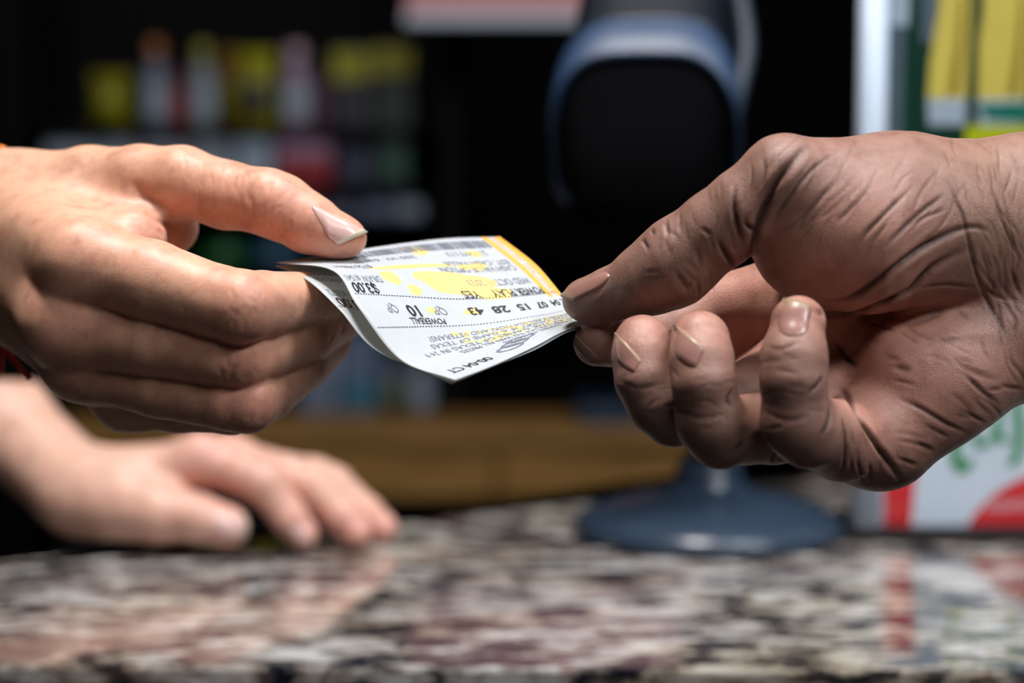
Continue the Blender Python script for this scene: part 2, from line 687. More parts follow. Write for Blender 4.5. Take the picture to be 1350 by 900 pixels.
def seg_dist(P, A, B):
    ab = B - A
    t = np.clip(((P - A) @ ab) / (ab @ ab + 1e-9), 0, 1)
    return np.linalg.norm(P - (A + t[:, None] * ab), axis=1), t


def apply_creases(H, F, V, Q, creases):
    """creases: list of (pixels, depth mm, width mm). Returns displaced verts, crease mask"""
    N = vnormals(V, Q)
    disp = np.zeros(len(V))
    mask = np.zeros(len(V))
    for pix, dep, wid in creases:
        path = smooth_path(pix, 5) if len(pix) > 2 else np.linspace(np.array(pix[0], float), np.array(pix[1], float), 5)
        P3 = H.project(F, path)
        m = wid * 4.5
        lo, hi = P3.min(0) - m, P3.max(0) + m
        sel = np.where(((V > lo) & (V < hi)).all(1))[0]
        if len(sel) == 0:
            continue
        best = np.full(len(sel), 1e9)
        along = np.zeros(len(sel))
        nseg = len(P3) - 1
        for i in range(nseg):
            if np.linalg.norm(P3[i + 1] - P3[i]) > 12:      # skips across a silhouette
                continue
            d, t = seg_dist(V[sel], P3[i], P3[i + 1])
            b = d < best
            best[b] = d[b]
            along[b] = (i + t[b]) / nseg
        fade = np.clip(np.minimum(along, 1 - along) * 3.2 + 0.05, 0, 1)
        g = np.exp(-(best / wid) ** 2)
        lip = np.exp(-((best - 2.3 * wid) / (1.1 * wid)) ** 2)
        wid_ = wid
        disp[sel] += fade * dep * (-g + 0.10 * lip)
        mask[sel] = np.maximum(mask[sel], fade * min(1.0, dep / 0.6) * np.exp(-(best / (wid * 1.1)) ** 2))
    return V + N * np.clip(disp, -2.2, 0.6)[:, None], mask


def blob(V, c, r, s):
    return s * np.exp(-((np.linalg.norm(V - np.asarray(c), axis=1)) / r) ** 2)


def make_limb(name, H, F, m, parent, creases, pigment, smooth=4):
    V, Q = H.mesh(F)
    V = laplace(V, Q, smooth)
    V, mask = apply_creases(H, F, V, Q, creases)
    colr = pigment(V, vnormals(V, Q), mask)
    o = build(name, cam2world(V), np.zeros((0, 3), int), m, parent)
    me = o.data
    nv, nq = len(V), len(Q)
    me.loops.add(nq * 4)
    me.loops.foreach_set('vertex_index', Q.astype(np.int32).ravel())
    me.polygons.add(nq)
    me.polygons.foreach_set('loop_start', np.arange(0, nq * 4, 4, dtype=np.int32))
    me.polygons.foreach_set('use_smooth', np.ones(nq, bool))
    me.update(calc_edges=True)
    at = me.attributes.new('pigment', 'FLOAT_COLOR', 'POINT')
    at.data.foreach_set('color', np.hstack([colr, np.ones((nv, 1))]).astype(np.float32).ravel())
    return o


def make_nail(H, F, quad, parent, m, mtip, bulge=0.55, tip_len=0.0, name='fingernail', tipw=0.12, thick=0.5, round_=0.18):
    """quad pixels: cuticle A, cuticle B, free edge B, free edge A"""
    A, B, Cc, D = [np.array(q, float) for q in quad]
    nu, nv = 15, 13
    u = np.linspace(0, 1, nu)
    v = np.linspace(0, 1, nv)
    U, Vv = np.meshgrid(u, v, indexing='ij')
    e0 = A[None] + (B - A)[None] * u[:, None]
    e1 = D[None] + (Cc - D)[None] * u[:, None]
    arc = (4 * u * (1 - u))[:, None]
    e0 = e0 - (e1 - e0) * round_ * (arc - 1) * -1 * 1.0 if False else e0 + (e1 - e0) * round_ * (1 - arc)
    e1 = e1 + (e1 - e0) * round_ * 0.5 * (arc - 1)
    pix = e0[:, None] * (1 - Vv[..., None]) + e1[:, None] * Vv[..., None]
    P = H.project(F, pix.reshape(-1, 2)).reshape(nu, nv, 3)
    # relax so that the plate is smooth
    for _ in range(6):
        Pn = P.copy()
        Pn[1:-1, 1:-1] = 0.5 * P[1:-1, 1:-1] + 0.125 * (P[2:, 1:-1] + P[:-2, 1:-1] + P[1:-1, 2:] + P[1:-1, :-2])
        P = Pn
    G = H.grad(F, P.reshape(-1, 3)).reshape(nu, nv, 3)
    side = np.minimum(U, 1 - U) * 2
    lift = -0.12 + bulge * np.clip(side * 3, 0, 1) ** 0.7 * np.clip(Vv * 4 + 0.15, 0, 1)
    top = P + G * lift[..., None]
    if tip_len > 0:
        dirv = (top[:, -1] - top[:, -3])
        dirv /= np.linalg.norm(dirv, axis=-1, keepdims=True) + 1e-9
        top[:, -1] += dirv * tip_len
    bot = top - G * thick
    pts = np.concatenate([top.reshape(-1, 3), bot.reshape(-1, 3)])
    k = nu * nv

    def qd(i0, i1, j0, j1):
        f = []
        for i in range(i0, i1):
            for j in range(j0, j1):
                a = i * nv + j
                f.append((a, a + nv, a + nv + 1, a + 1))
                f.append((k + a, k + a + 1, k + a + nv + 1, k + a + nv))
        return f
    faces = qd(0, nu - 1, 0, nv - 1)
    for i in range(nu - 1):
        faces.append((i * nv, k + i * nv, k + (i + 1) * nv, (i + 1) * nv))
        a = i * nv + nv - 1
        faces.append((a, a + nv, k + a + nv, k + a))
    for j in range(nv - 1):
        faces.append((j, j + 1, k + j + 1, k + j))
        a = (nu - 1) * nv + j
        faces.append((a, k + a, k + a + 1, a + 1))
    o = build(name, cam2world(pts), faces, m, parent, smooth=True)
    o.data.materials.append(mtip)
    jcut = nv - 1 - max(1, int(round(tipw * nv)))
    for p in o.data.polygons:
        js = [(v % k) % nv for v in p.vertices]
        if min(js) >= jcut:
            p.material_index = 1
    return o


def zz(x0, y0, s, pts):
    return [(x0 + x / s, y0 + y / s) for x, y in pts]


# ------------------------------------------------------------------ seller: right hand holding the ticket, left hand on the counter
seller = empty('person', cam2world(C(-260, 380, 640.0)),
               'person with lighter skin at left passing the ticket, other hand resting on granite', 'person')

HL = Hand((-262, -36, -668), (-28, 66, -506), 0.52)
CAMZ = np.array([0, 0, 1.0])
palm = HL.blank()
# forearm and wrist
for a, b in (((-420, 225, 650, 20), (0, 282, 588, 17)), ((-420, 330, 650, 25), (0, 325, 590, 18)), ((-420, 440, 650, 20), (0, 366, 588, 16.5))):
    HL.cone(palm, C(*a[:3]), C(*b[:3]), a[3], b[3], 10)
# metacarpals
for a, b in (((0, 285, 584, 15.5), (108, 345, 534, 10.8)), ((0, 325, 586, 16), (84, 424, 538, 10.6)),
             ((0, 362, 586, 15.5), (108, 478, 546, 9.6)), ((20, 375, 590, 13), (168, 522, 560, 8.8))):
    HL.cone(palm, C(*a[:3]), C(*b[:3]), a[3], b[3], 9)
# flesh between thumb and index, thenar behind
HL.cone(palm, C(40, 285, 582), C(175, 318, 553), 16, 9.5, 9)
HL.cone(palm, C(60, 300, 590), C(225, 300, 575), 16, 8, 8)
HL.cone(palm, C(90, 360, 575), C(170, 470, 570), 16, 13, 8)
thumb = HL.chain([(20, 275, 586, 15), (120, 250, 574, 12.6), (185, 240, 566, 10.4), (240, 240, 561, 10.0), (298, 257, 556, 9.3), (352, 266, 551, 9.0),
                  (372, 274, 550, 8.9), (410, 296, 548, 8.2), (440, 309, 546.5, 6.6), (458, 314, 546, 5.3)], 2.0)
index = HL.chain([(108, 345, 534, 10.8), (200, 371, 529, 11.0), (285, 397, 524, 9.6), (318, 404, 522, 9.7), (345, 402, 528, 9.0), (420, 398, 549, 8.2), (480, 402, 562, 6.6)], 1.2)
middle = HL.chain([(84, 424, 538, 10.4), (200, 446, 534, 10.2), (290, 464, 530, 9.2), (316, 467, 530, 9.4), (345, 461, 535, 8.6), (408, 436, 547, 7.9), (452, 416, 558, 6.9)], 1.2)
ring = HL.chain([(108, 478, 546, 9.4), (210, 505, 540, 9.4), (300, 525, 535, 8.6), (326, 527, 535, 8.9), (350, 517, 540, 8.0), (400, 479, 552, 7.4), (432, 452, 561, 6.6)], 1.2)
pinky = HL.chain([(168, 522, 560, 8.6), (235, 532, 557, 8), (305, 537, 555, 7.4), (360, 515, 562, 6.6), (400, 488, 568, 6)], 2.0)
fing = index
for f, k in ((middle, 1.2), (ring, 1.2), (pinky, 1.2)):
    fing = Hand.smin(fing, f, k)
fing = Hand.smin(fing, thumb, 1.0)
FL = Hand.smin(palm, fing, 7.0)
del palm, thumb, index, middle, ring, pinky, fing

z2 = lambda p: zz(230, 190, 5.0, p)
z1 = lambda p: zz(0, 170, 4.5, p)
z4 = lambda p: zz(240, 340, 3.75, p)
creL = [
    (z2([(535, 215), (495, 300), (490, 360), (520, 440)]), 0.30, 0.9), (z2([(650, 215), (625, 270), (625, 330)]), 0.22, 0.7),
    (z2([(760, 290), (705, 350), (690, 400)]), 0.15, 0.7), (z2([(455, 200), (440, 260), (445, 330)]), 0.14, 0.6),
    (z2([(405, 195), (395, 260), (400, 330)]), 0.12, 0.6), (z2([(350, 190), (345, 260)]), 0.1, 0.6), (z2([(800, 330), (745, 390)]), 0.12, 0.6),
    (z1([(770, 310), (860, 385), (940, 450), (1030, 500)]), 0.7, 1.2), (z1([(860, 455), (920, 530), (1010, 580), (1100, 610)]), 0.6, 1.1),
    (z1([(800, 380), (880, 440)]), 0.3, 0.8), (z1([(750, 525), (800, 535), (840, 560)]), 0.2, 0.8), (z1([(930, 590), (970, 640)]), 0.3, 0.8),
    (z4([(285, 520), (245, 560), (238, 615)]), 0.28, 0.7), (z4([(320, 570), (318, 620)]), 0.18, 0.7), (z4([(190, 545), (200, 600)]), 0.12, 0.6),
    (z4([(755, 355), (728, 420)]), 0.28, 0.7), (z4([(800, 335), (780, 385)]), 0.25, 0.7),
    (z4([(270, 250), (262, 300)]), 0.14, 0.8), (z4([(350, 240), (360, 300)]), 0.12, 0.8), (z4([(310, 230), (315, 270)]), 0.1, 0.8),
    (z2([(150, 330), (180, 430)]), 0.18, 0.8), (z2([(480, 470), (490, 560)]), 0.25, 0.9), (z2([(60, 230), (50, 330)]), 0.12, 0.8),
]


def fineL(n, poly, ang, spread, length, dep, wid, seed):
    q_ = random.Random(seed)
    out = []
    for _ in range(n):
        a_, b_ = q_.random(), q_.random()
        A_, B_, C_, D_ = [np.array(x_, float) for x_ in poly]
        c_ = (A_ * (1 - a_) + B_ * a_) * (1 - b_) + (D_ * (1 - a_) + C_ * a_) * b_
        t_ = math.radians(ang + q_.gauss(0, spread))
        d_ = np.array([math.cos(t_), -math.sin(t_)]) * length * q_.uniform(0.5, 1.3) / 2
        out.append(([tuple(c_ - d_), tuple(c_ + d_)], dep * q_.uniform(0.5, 1.3), wid * q_.uniform(0.8, 1.3)))
    return out


creL += fineL(40, [(240, 210), (350, 232), (350, 290), (250, 290)], 96, 8, 20, 0.10, 0.42, 1)
creL += fineL(14, [(345, 235), (395, 255), (385, 300), (345, 300)], 75, 15, 16, 0.12, 0.42, 2)
creL += fineL(14, [(290, 385), (345, 385), (345, 435), (290, 435)], 95, 20, 16, 0.12, 0.45, 3)
creL += fineL(12, [(290, 465), (340, 465), (340, 505), (290, 505)], 100, 20, 16, 0.12, 0.45, 4)
creL += fineL(10, [(305, 525), (350, 525), (345, 562), (305, 562)], 80, 20, 14, 0.10, 0.45, 5)
creL += fineL(30, [(90, 320), (230, 330), (260, 420), (110, 400)], 75, 18, 14, 0.05, 0.45, 6)
creL += fineL(10, [(420, 385), (465, 400), (455, 450), (420, 440)], 70, 12, 16, 0.12, 0.45, 7)


def pig_L(V, N, mask):
    base = np.tile(np.array([0.69, 0.365, 0.245]), (len(V), 1))
    red = np.zeros(len(V))
    for (px, py, d, r, s) in ((318, 410, 514, 12, .35), (316, 485, 522, 11, .45), (335, 545, 528, 11, .45), (365, 262, 542, 13, .30), (455, 318, 541, 14, .45),
                              (300, 290, 548, 18, .25), (200, 290, 548, 14, .3), (70, 450, 530, 18, .3), (105, 345, 524, 14, .15), (400, 330, 545, 12, .2)):
        red += blob(V, C(px, py, d), r, s)
    red = np.clip(red, 0, 0.8)[:, None]
    base = base * (1 - red) + np.array([0.68, 0.29, 0.21]) * red
    tan = np.clip(blob(V, C(20, 330, 575), 45, .5), 0, 1)[:, None]
    base = base * (1 - tan) + np.array([0.56, 0.33, 0.21]) * tan
    k = mask[:, None] * 0.35
    return base * (1 - k) + np.array([0.38, 0.13, 0.085]) * k


armR = make_limb('arm', HL, FL, SKIN_L, seller, creL, pig_L)
make_nail(HL, FL, [(405, 266), (433, 313), (442, 320), (486, 304)], armR, NAIL_L, NAILTIP, bulge=0.8, tip_len=0.7, tipw=0.08, round_=0.03)

# woven thread bracelet round the wrist
ringpts = []
cx0 = C(2, 325, 589.0)
axd = C(60, 325, 575.0) - C(-60, 325, 598.0)
axd /= np.linalg.norm(axd)
e1 = np.cross(axd, CAMZ)
e1 /= np.linalg.norm(e1)
e2 = np.cross(axd, e1)
for k in range(72):
    a = 2 * math.pi * k / 72
    dr = math.cos(a) * e1 + math.sin(a) * e2
    rr = np.arange(4, 60, 0.25)
    S = HL.sample(FL, cx0 - axd * 4.0 + dr[None] * rr[:, None])
    ringpts.append((cx0 - axd * 4.0, dr, rr[np.argmax(S > 0)]))
br_e = empty('bracelet', cam2world(C(0, 460, 585.0)), 'red and orange thread bracelet around the upper left wrist', 'bracelet')
for j, (ph, mm) in enumerate(((0.0, THREAD), (2.1, THREAD2), (4.2, THREAD))):
    pp = []
    for k, (c0, dr, r) in enumerate(ringpts):
        a = 2 * math.pi * k / 72 * 14 + ph
        pp.append(c0 + dr * (r + 1.25 + 0.6 * math.sin(a)) + axd * 0.9 * math.cos(a))
    v, f = tube(cam2world(np.array(pp)), 0.00085, 6, closed=True)
    build('thread', v, f, mm, br_e, smooth=True)
for pts in ([(6, 448, 586), (3, 468, 588), (1, 490, 590)], [(7, 449, 586), (12, 466, 588), (19, 476, 589), (40, 501, 590)], [(5, 448, 586), (-4, 470, 590), (-8, 492, 592)]):
    v, f = tube(cam2world(smooth_path([C(*p) for p in pts], 6)), 0.0009, 6)
    build('tassel', v, f, THREAD, br_e, smooth=True)

# left hand of the seller on the counter (farther, out of focus)
HB = Hand((-335, -118, -1055), (-40, -20, -835), 0.9)
palm = HB.blank()
for a, b in (((-330, 330, 1010, 30), (0, 560, 925, 22)), ((0, 560, 925, 22), (105, 652, 893, 19)), ((105, 652, 893, 18), (165, 655, 886, 17)),
             ((135, 650, 890, 15), (265, 610, 884, 10.2)), ((140, 655, 895, 15), (300, 612, 903, 10.5)), ((145, 660, 905, 14), (318, 622, 922, 10)), ((150, 670, 912, 13), (318, 640, 938, 9)),
             ((130, 668, 886, 14), (205, 683, 872, 11.5))):
    HB.cone(palm, C(*a[:3]), C(*b[:3]), a[3], b[3], 10)
thumb = HB.chain([(150, 668, 880, 13), (212, 680, 872, 11.2), (258, 688, 869, 10.4), (300, 700, 868, 9.2)], 2.5)
index = HB.chain([(265, 610, 884, 10.2), (320, 628, 879, 9.2), (350, 645, 877, 8.9), (382, 688, 877, 8.0), (399, 709, 877, 7.0)], 2.5)
middle = HB.chain([(300, 612, 903, 10.2), (380, 632, 893, 9.2), (412, 646, 890, 8.8), (452, 686, 886, 8), (470, 707, 884, 7.0)], 2.5)
ring = HB.chain([(318, 622, 922, 9.5), (415, 634, 908, 8.8), (440, 645, 906, 8.6), (484, 683, 903, 7.6), (505, 700, 901, 6.6)], 2.5)
pinky = HB.chain([(318, 640, 938, 8.6), (430, 655, 930, 7.6), (490, 690, 926, 6.4)], 2.5)
fing = index
for f in (middle, ring, pinky, thumb):
    fing = Hand.smin(fing, f, 1.2)
FB = Hand.smin(palm, fing, 8.0)
del palm, thumb, index, middle, ring, pinky, fing


def pig_B(V, N, mask):
    base = np.tile(np.array([0.70, 0.42, 0.32]), (len(V), 1))
    red = np.zeros(len(V))
    for (px, py, d, r, s) in ((400, 715, 872, 16, .5), (470, 712, 880, 16, .5), (508, 705, 896, 14, .5), (300, 640, 880, 25, .35), (270, 600, 880, 14, .2), (310, 705, 862, 14, .3)):
        red += blob(V, C(px, py, d), r, s)
    red = np.clip(red, 0, 0.7)[:, None]
    return base * (1 - red) + np.array([0.70, 0.31, 0.26]) * red


LIFT = 0.0
armL = make_limb('arm', HB, FB, SKIN_L, seller, [], pig_B)
make_nail(HB, FB, [(276, 682), (281, 712), (326, 716), (322, 684)], armL, NAIL_L, NAILTIP, bulge=0.8, tip_len=0.3, tipw=0.05)
make_nail(HB, FB, [(378, 700), (404, 696), (414, 718), (392, 722)], armL, NAIL_L, NAILTIP, bulge=0.5, tipw=0.05)

co = np.array([tuple(v_.co) for v_ in armL.data.vertices]) + wloc(seller)
rest = co[:, 0] > W(262, 700, 0.87)[0]
armL.location.z = max(0.0, TABLE_Z + 0.0002 - co[rest, 2].min())
inside = (co[:, 1] < bl[1] + (co[:, 0] - bl[0]) * dirb[1] / dirb[0]) & (co[:, 0] > fl[0])
print('hand lift %.4f, lowest over counter %.4f' % (armL.location.z, co[inside, 2].min() + armL.location.z - TABLE_Z))

# ------------------------------------------------------------------ customer: right hand, palm towards the lens
buyer = empty('person', cam2world(C(1700, 360, 560.0)),
              'person with brown skin at right, open palm, pinching the ticket between thumb and finger', 'person')
HR = Hand((10, -48, -592), (222, 60, -470), 0.46)
palm = HR.blank()
prim = [
    # forearm and wrist
    ((1360, 277, 531, 19), (1720, 275, 565, 22), 10), ((1360, 355, 536, 19), (1720, 360, 565, 25), 10), ((1355, 428, 531, 17.5), (1720, 445, 565, 20), 10),
    # thumb metacarpal, thenar mass
    ((1034, 239, 505, 11.6), (1180, 262, 518, 16), 8), ((1180, 262, 518, 16), (1360, 277, 531, 19), 8),
    ((1068, 290, 512, 14.5), (1130, 305, 512, 18.5), 8), ((1066, 325, 513, 14), (1130, 320, 512, 17), 6), ((1130, 305, 512, 18.5), (1235, 310, 520, 18), 8), ((1235, 310, 520, 18), (1360, 350, 535, 18), 8),
    # hypothenar
    ((1355, 428, 531, 17.5), (1240, 498, 522, 15.6), 8), ((1240, 498, 522, 15.6), (1165, 570, 519, 14.6), 8), ((1290, 430, 526, 14), (1190, 480, 518, 11), 6),
    # palm plate
    ((1350, 355, 540, 18), (1075, 410, 540, 12), 8), ((1350, 370, 540, 18), (1075, 470, 541, 12), 8), ((1350, 390, 540, 18), (1090, 530, 536, 12), 8),
    ((1300, 420, 540, 16), (1140, 565, 525, 12), 8), ((1090, 440, 541, 13), (985, 462, 553, 11), 6), ((1090, 500, 541, 13), (1000, 520, 540, 10), 6),
]
thenar = HR.blank()
for i_, (a, b, k) in enumerate(prim):
    if i_ < 9:
        HR.cone(thenar, C(*a[:3]), C(*b[:3]), a[3], b[3], k)
    if i_ < 3 or i_ >= 9:
        HR.cone(palm, C(*a[:3]), C(*b[:3]), a[3], b[3], k)
palm = Hand.smin(palm, thenar, 3.0)
del thenar
thumb = HR.chain([(1034, 239, 505, 11.6), (985, 275, 507, 10.4), (945, 303, 510, 10.0), (900, 338, 514, 10.6), (880, 354, 516, 10.8), (850, 370, 519, 9.2), (810, 386, 524, 6.9), (785, 394, 526, 6.2), (768, 396, 527.5, 5.4)], 2.5)
index = HR.chain([(1085, 400, 530, 12), (1020, 396, 544, 11), (950, 408, 550, 9.8), (920, 420, 550, 9.4), (850, 450, 541, 7.8), (787, 452, 530, 6.2)], 2.0)
middle = HR.chain([(1060, 480, 535, 10.5), (960, 540, 515, 9.2), (888, 545, 506, 8.2), (868, 530, 503, 7.9), (851, 500, 503, 7.5), (847, 470, 505, 7.5), (847, 453, 507, 7.4)], 1.8)
ring = HR.chain([(1085, 530, 527, 11), (1020, 562, 510, 9.4), (950, 570, 497, 8.7), (937, 555, 494, 8.5), (928, 505, 492, 7.7), (925, 475, 494, 7.8), (923, 449, 497, 7.5)], 1.8)
pinky = HR.chain([(1150, 572, 519, 12.5), (1110, 580, 505, 10.2), (1066, 568, 490, 8.9), (1050, 556, 487, 8.6), (1046, 500, 485, 7.9), (1047, 470, 486, 8.0), (1052, 426, 489, 6.8)], 1.8)
fing = index
for f in (middle, ring, pinky):
    fing = Hand.smin(fing, f, 0.8)
FR = Hand.smin(palm, fing, 6.0)
FR = Hand.smin(FR, thumb, 2.5)
del palm, thumb, index, middle, ring, pinky, fing

z8 = lambda p: zz(960, 165, 3.4615, p)
zb = lambda p: zz(1100, 380, 3.216, p)
z5 = lambda p: zz(725, 230, 4.5, p)
z6 = lambda p: zz(740, 370, 3.3333, p)
z7 = lambda p: zz(970, 360, 3.0, p)
creR0 = [
    (z8([(370, 85), (300, 160), (215, 265), (165, 370), (130, 470), (115, 560), (105, 650)]), 1.3, 1.6),
    (z8([(510, 110), (375, 210), (300, 300), (240, 380), (205, 450)]), 0.42, 0.9),
    (z8([(500, 240), (430, 320), (360, 400), (315, 480)]), 0.32, 0.9),
    (z8([(660, 265), (600, 340), (540, 400), (490, 455)]), 0.30, 0.9),
    (z8([(850, 270), (780, 340), (700, 420), (630, 490), (595, 550)]), 0.42, 0.9),
    (z8([(990, 315), (900, 380), (800, 470), (690, 580)]), 0.42, 0.9),
    (z8([(1000, 380), (900, 420), (830, 460)]), 0.25, 0.7),
    (z8([(1090, 465), (1000, 500), (900, 550), (800, 620), (700, 700), (600, 770), (520, 800), (430, 805)]), 1.3, 1.5),
    (z8([(1090, 560), (950, 640), (880, 700), (820, 760), (720, 805), (600, 855), (470, 865), (380, 850)]), 1.9, 1.9),
    (z8([(990, 230), (1040, 340), (1080, 450), (1110, 600), (1150, 730), (1210, 870)]), 0.40, 0.8),
    (z8([(1205, 270), (1240, 400), (1290, 530), (1345, 640)]), 0.42, 0.9), (z8([(1250, 280), (1290, 480), (1320, 590)]), 0.30, 0.8),
    (z8([(1200, 490), (1130, 465), (1060, 475), (990, 500)]), 0.35, 0.9), (z8([(1290, 640), (1310, 720), (1345, 800)]), 0.4, 0.8),
    (z8([(1150, 720), (1220, 780), (1300, 800)]), 0.25, 0.9), (z8([(860, 740), (1000, 725), (1120, 740)]), 0.25, 1.0),
    (z8([(35, 290), (28, 380), (45, 460), (75, 545)]), 0.45, 0.9), (z8([(160, 140), (168, 220), (150, 300)]), 0.30, 0.8), (z8([(75, 435), (125, 500)]), 0.45, 0.9),
    (z8([(105, 160), (110, 250), (95, 330)]), 0.22, 0.7), (z8([(235, 150), (225, 220)]), 0.2, 0.7),
    (zb([(270, 465), (370, 510), (470, 570), (565, 615)]), 0.5, 0.9), (zb([(545, 360), (620, 430), (700, 495)]), 0.5, 0.9), (zb([(530, 510), (645, 575)]), 0.32, 0.8),
    (zb([(390, 580), (485, 635)]), 0.32, 0.8), (zb([(345, 655), (425, 690)]), 0.42, 0.9), (zb([(260, 715), (355, 752)]), 0.42, 0.8),
    (zb([(620, 10), (680, 110), (732, 220)]), 0.42, 0.9), (zb([(400, 235), (560, 190), (700, 200)]), -0.25, 2.2), (zb([(250, 330), (330, 350)]), 0.3, 1.4),
    (zb([(280, 170), (400, 130), (480, 90)]), 0.3, 1.6), (zb([(420, 230), (540, 215)]), 0.22, 1.4), (zb([(700, 410), (800, 430)]), 0.35, 0.8), (zb([(640, 430), (720, 425)]), 0.25, 0.8),
    (zb([(0, 400), (60, 470), (110, 560), (170, 650), (230, 740), (282, 808)]), 1.2, 1.3), (zb([(0, 225), (50, 290), (100, 335)]), 0.6, 1.1),
    (zb([(28, 810), (45, 700), (42, 600), (30, 545)]), 0.6, 0.9), (zb([(90, 690), (108, 780), (130, 838)]), 0.35, 0.8), (zb([(145, 730), (155, 835)]), 0.32, 0.8),
    (z5([(545, 380), (590, 450)]), 0.5, 0.8), (z5([(600, 320), (620, 360)]), 0.4, 0.8), (z5([(690, 262), (700, 370)]), 0.35, 0.8), (z5([(770, 220), (775, 330)]), 0.2, 0.7),
    (z5([(990, 380), (1050, 480), (1110, 560)]), 0.7, 1.0), (z5([(1100, 60), (1088, 200), (1112, 320), (1150, 400)]), 0.45, 0.9), (z5([(735, 560), (790, 640), (820, 690)]), 0.3, 1.2),
    (z5([(1150, 280), (1215, 345)]), 0.4, 0.8), (z5([(890, 310), (970, 370)]), 0.25, 0.9), (z5([(560, 580), (660, 570)]), 0.15, 0.7), (z5([(590, 625), (700, 600)]), 0.15, 0.7),
    (z6([(490, 560), (600, 600), (740, 580)]), 0.2, 1.0), (z6([(480, 380), (520, 430)]), 0.15, 0.8), (z6([(230, 420), (330, 470), (460, 450)]), 0.15, 0.9),
    (z6([(760, 470), (730, 520), (745, 560)]), 0.45, 0.9), (z6([(800, 700), (760, 750)]), 0.4, 0.9), (z6([(600, 750), (680, 790)]), 0.25, 0.9),
    (z7([(340, 410), (325, 440), (280, 480)]), 0.6, 0.9), (z7([(370, 520), (365, 590), (335, 650)]), 0.6, 1.0), (z7([(100, 540), (200, 580), (300, 560)]), 0.2, 1.0),
    (z7([(160, 700), (135, 750)]), 0.6, 0.9), (z7([(120, 290), (180, 300), (260, 270)]), 0.2, 0.9), (z7([(150, 380), (250, 400)]), 0.15, 1.0),
]


creR = [(p_, d_ * 1.05, w_ * 0.6) for p_, d_, w_ in creR0]


def fine(n, poly, ang, spread, length, dep, wid, seed):
    """a field of fine skin lines inside a pixel quad, roughly along one direction"""
    q_ = random.Random(seed)
    out = []
    for _ in range(n):
        a_, b_ = q_.random(), q_.random()
        A_, B_, C_, D_ = [np.array(x_, float) for x_ in poly]
        c_ = (A_ * (1 - a_) + B_ * a_) * (1 - b_) + (D_ * (1 - a_) + C_ * a_) * b_
        t_ = math.radians(ang + q_.gauss(0, spread))
        l_ = length * q_.uniform(0.5, 1.3)
        d_ = np.array([math.cos(t_), -math.sin(t_)]) * l_ / 2
        m_ = np.array([-d_[1], d_[0]]) * q_.uniform(-0.18, 0.18)
        out.append(([tuple(c_ - d_), tuple(c_ + m_), tuple(c_ + d_)], dep * q_.uniform(0.5, 1.3), wid * q_.uniform(0.8, 1.3)))
    return out


creR += fine(30, [(1010, 200), (1230, 195), (1280, 290), (1030, 340)], 52, 9, 66, 0.14, 0.40, 1)
creR += fine(30, [(1230, 190), (1349, 190), (1349, 330), (1270, 300)], -72, 16, 40, 0.16, 0.42, 2)
creR += fine(24, [(1280, 330), (1349, 330), (1349, 500), (1300, 480)], -68, 14, 46, 0.20, 0.45, 3)
creR += fine(26, [(1130, 420), (1280, 400), (1310, 540), (1170, 600)], -24, 14, 44, 0.18, 0.48, 4)
creR += fine(30, [(860, 310), (960, 225), (1000, 330), (900, 400)], 100, 14, 30, 0.15, 0.40, 5)
creR += fine(16, [(780, 400), (850, 330), (880, 390), (800, 412)], 60, 25, 22, 0.08, 0.40, 6)
creR += fine(14, [(1112, 560), (1190, 590), (1200, 635), (1118, 632)], -78, 10, 30, 0.16, 0.45, 7)
creR += fine(12, [(810, 490), (880, 500), (890, 570), (850, 560)], 10, 16, 30, 0.10, 0.42, 8)
creR += fine(14, [(890, 490), (965, 490), (975, 590), (910, 590)], 5, 16, 30, 0.10, 0.42, 9)
creR += fine(14, [(1004, 460), (1086, 470), (1090, 590), (1012, 590)], 5, 16, 30, 0.10, 0.42, 10)


def pig_R(V, N, mask):
    base = np.tile(np.array([0.315, 0.168, 0.128]), (len(V), 1))
    pink = np.zeros(len(V))
    for (px, py, d, r, s) in ((1180, 470, 505, 26, .75), (1080, 330, 495, 20, .45), (1240, 420, 505, 22, .5), (1150, 560, 505, 16, .45), (850, 435, 500, 9, .7), (928, 430, 491, 9, .7),
                              (960, 405, 540, 16, .8), (980, 460, 535, 14, .6), (1052, 410, 483, 7, .4), (790, 450, 524, 8, .55), (1160, 340, 497, 18, .3), (1000, 400, 530, 16, .6)):
        pink += blob(V, C(px, py, d), r, s)
    pink = np.clip(pink, 0, 1)[:, None]
    base = base * (1 - pink) + np.array([0.57, 0.275, 0.205]) * pink
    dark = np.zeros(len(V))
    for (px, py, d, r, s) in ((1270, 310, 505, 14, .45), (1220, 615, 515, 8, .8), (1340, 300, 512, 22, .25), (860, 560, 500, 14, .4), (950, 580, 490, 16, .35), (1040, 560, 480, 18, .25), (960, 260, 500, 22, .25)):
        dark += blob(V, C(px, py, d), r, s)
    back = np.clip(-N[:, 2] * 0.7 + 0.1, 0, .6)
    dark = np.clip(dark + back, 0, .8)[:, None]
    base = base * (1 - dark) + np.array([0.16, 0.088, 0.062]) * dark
    warm = np.clip(blob(V, C(1340, 220, 512), 25, .45), 0, 1)[:, None]
    base = base * (1 - warm) + np.array([0.40, 0.225, 0.15]) * warm
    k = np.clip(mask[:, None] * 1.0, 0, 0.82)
    return base * (1 - k) + np.array([0.05, 0.024, 0.02]) * k


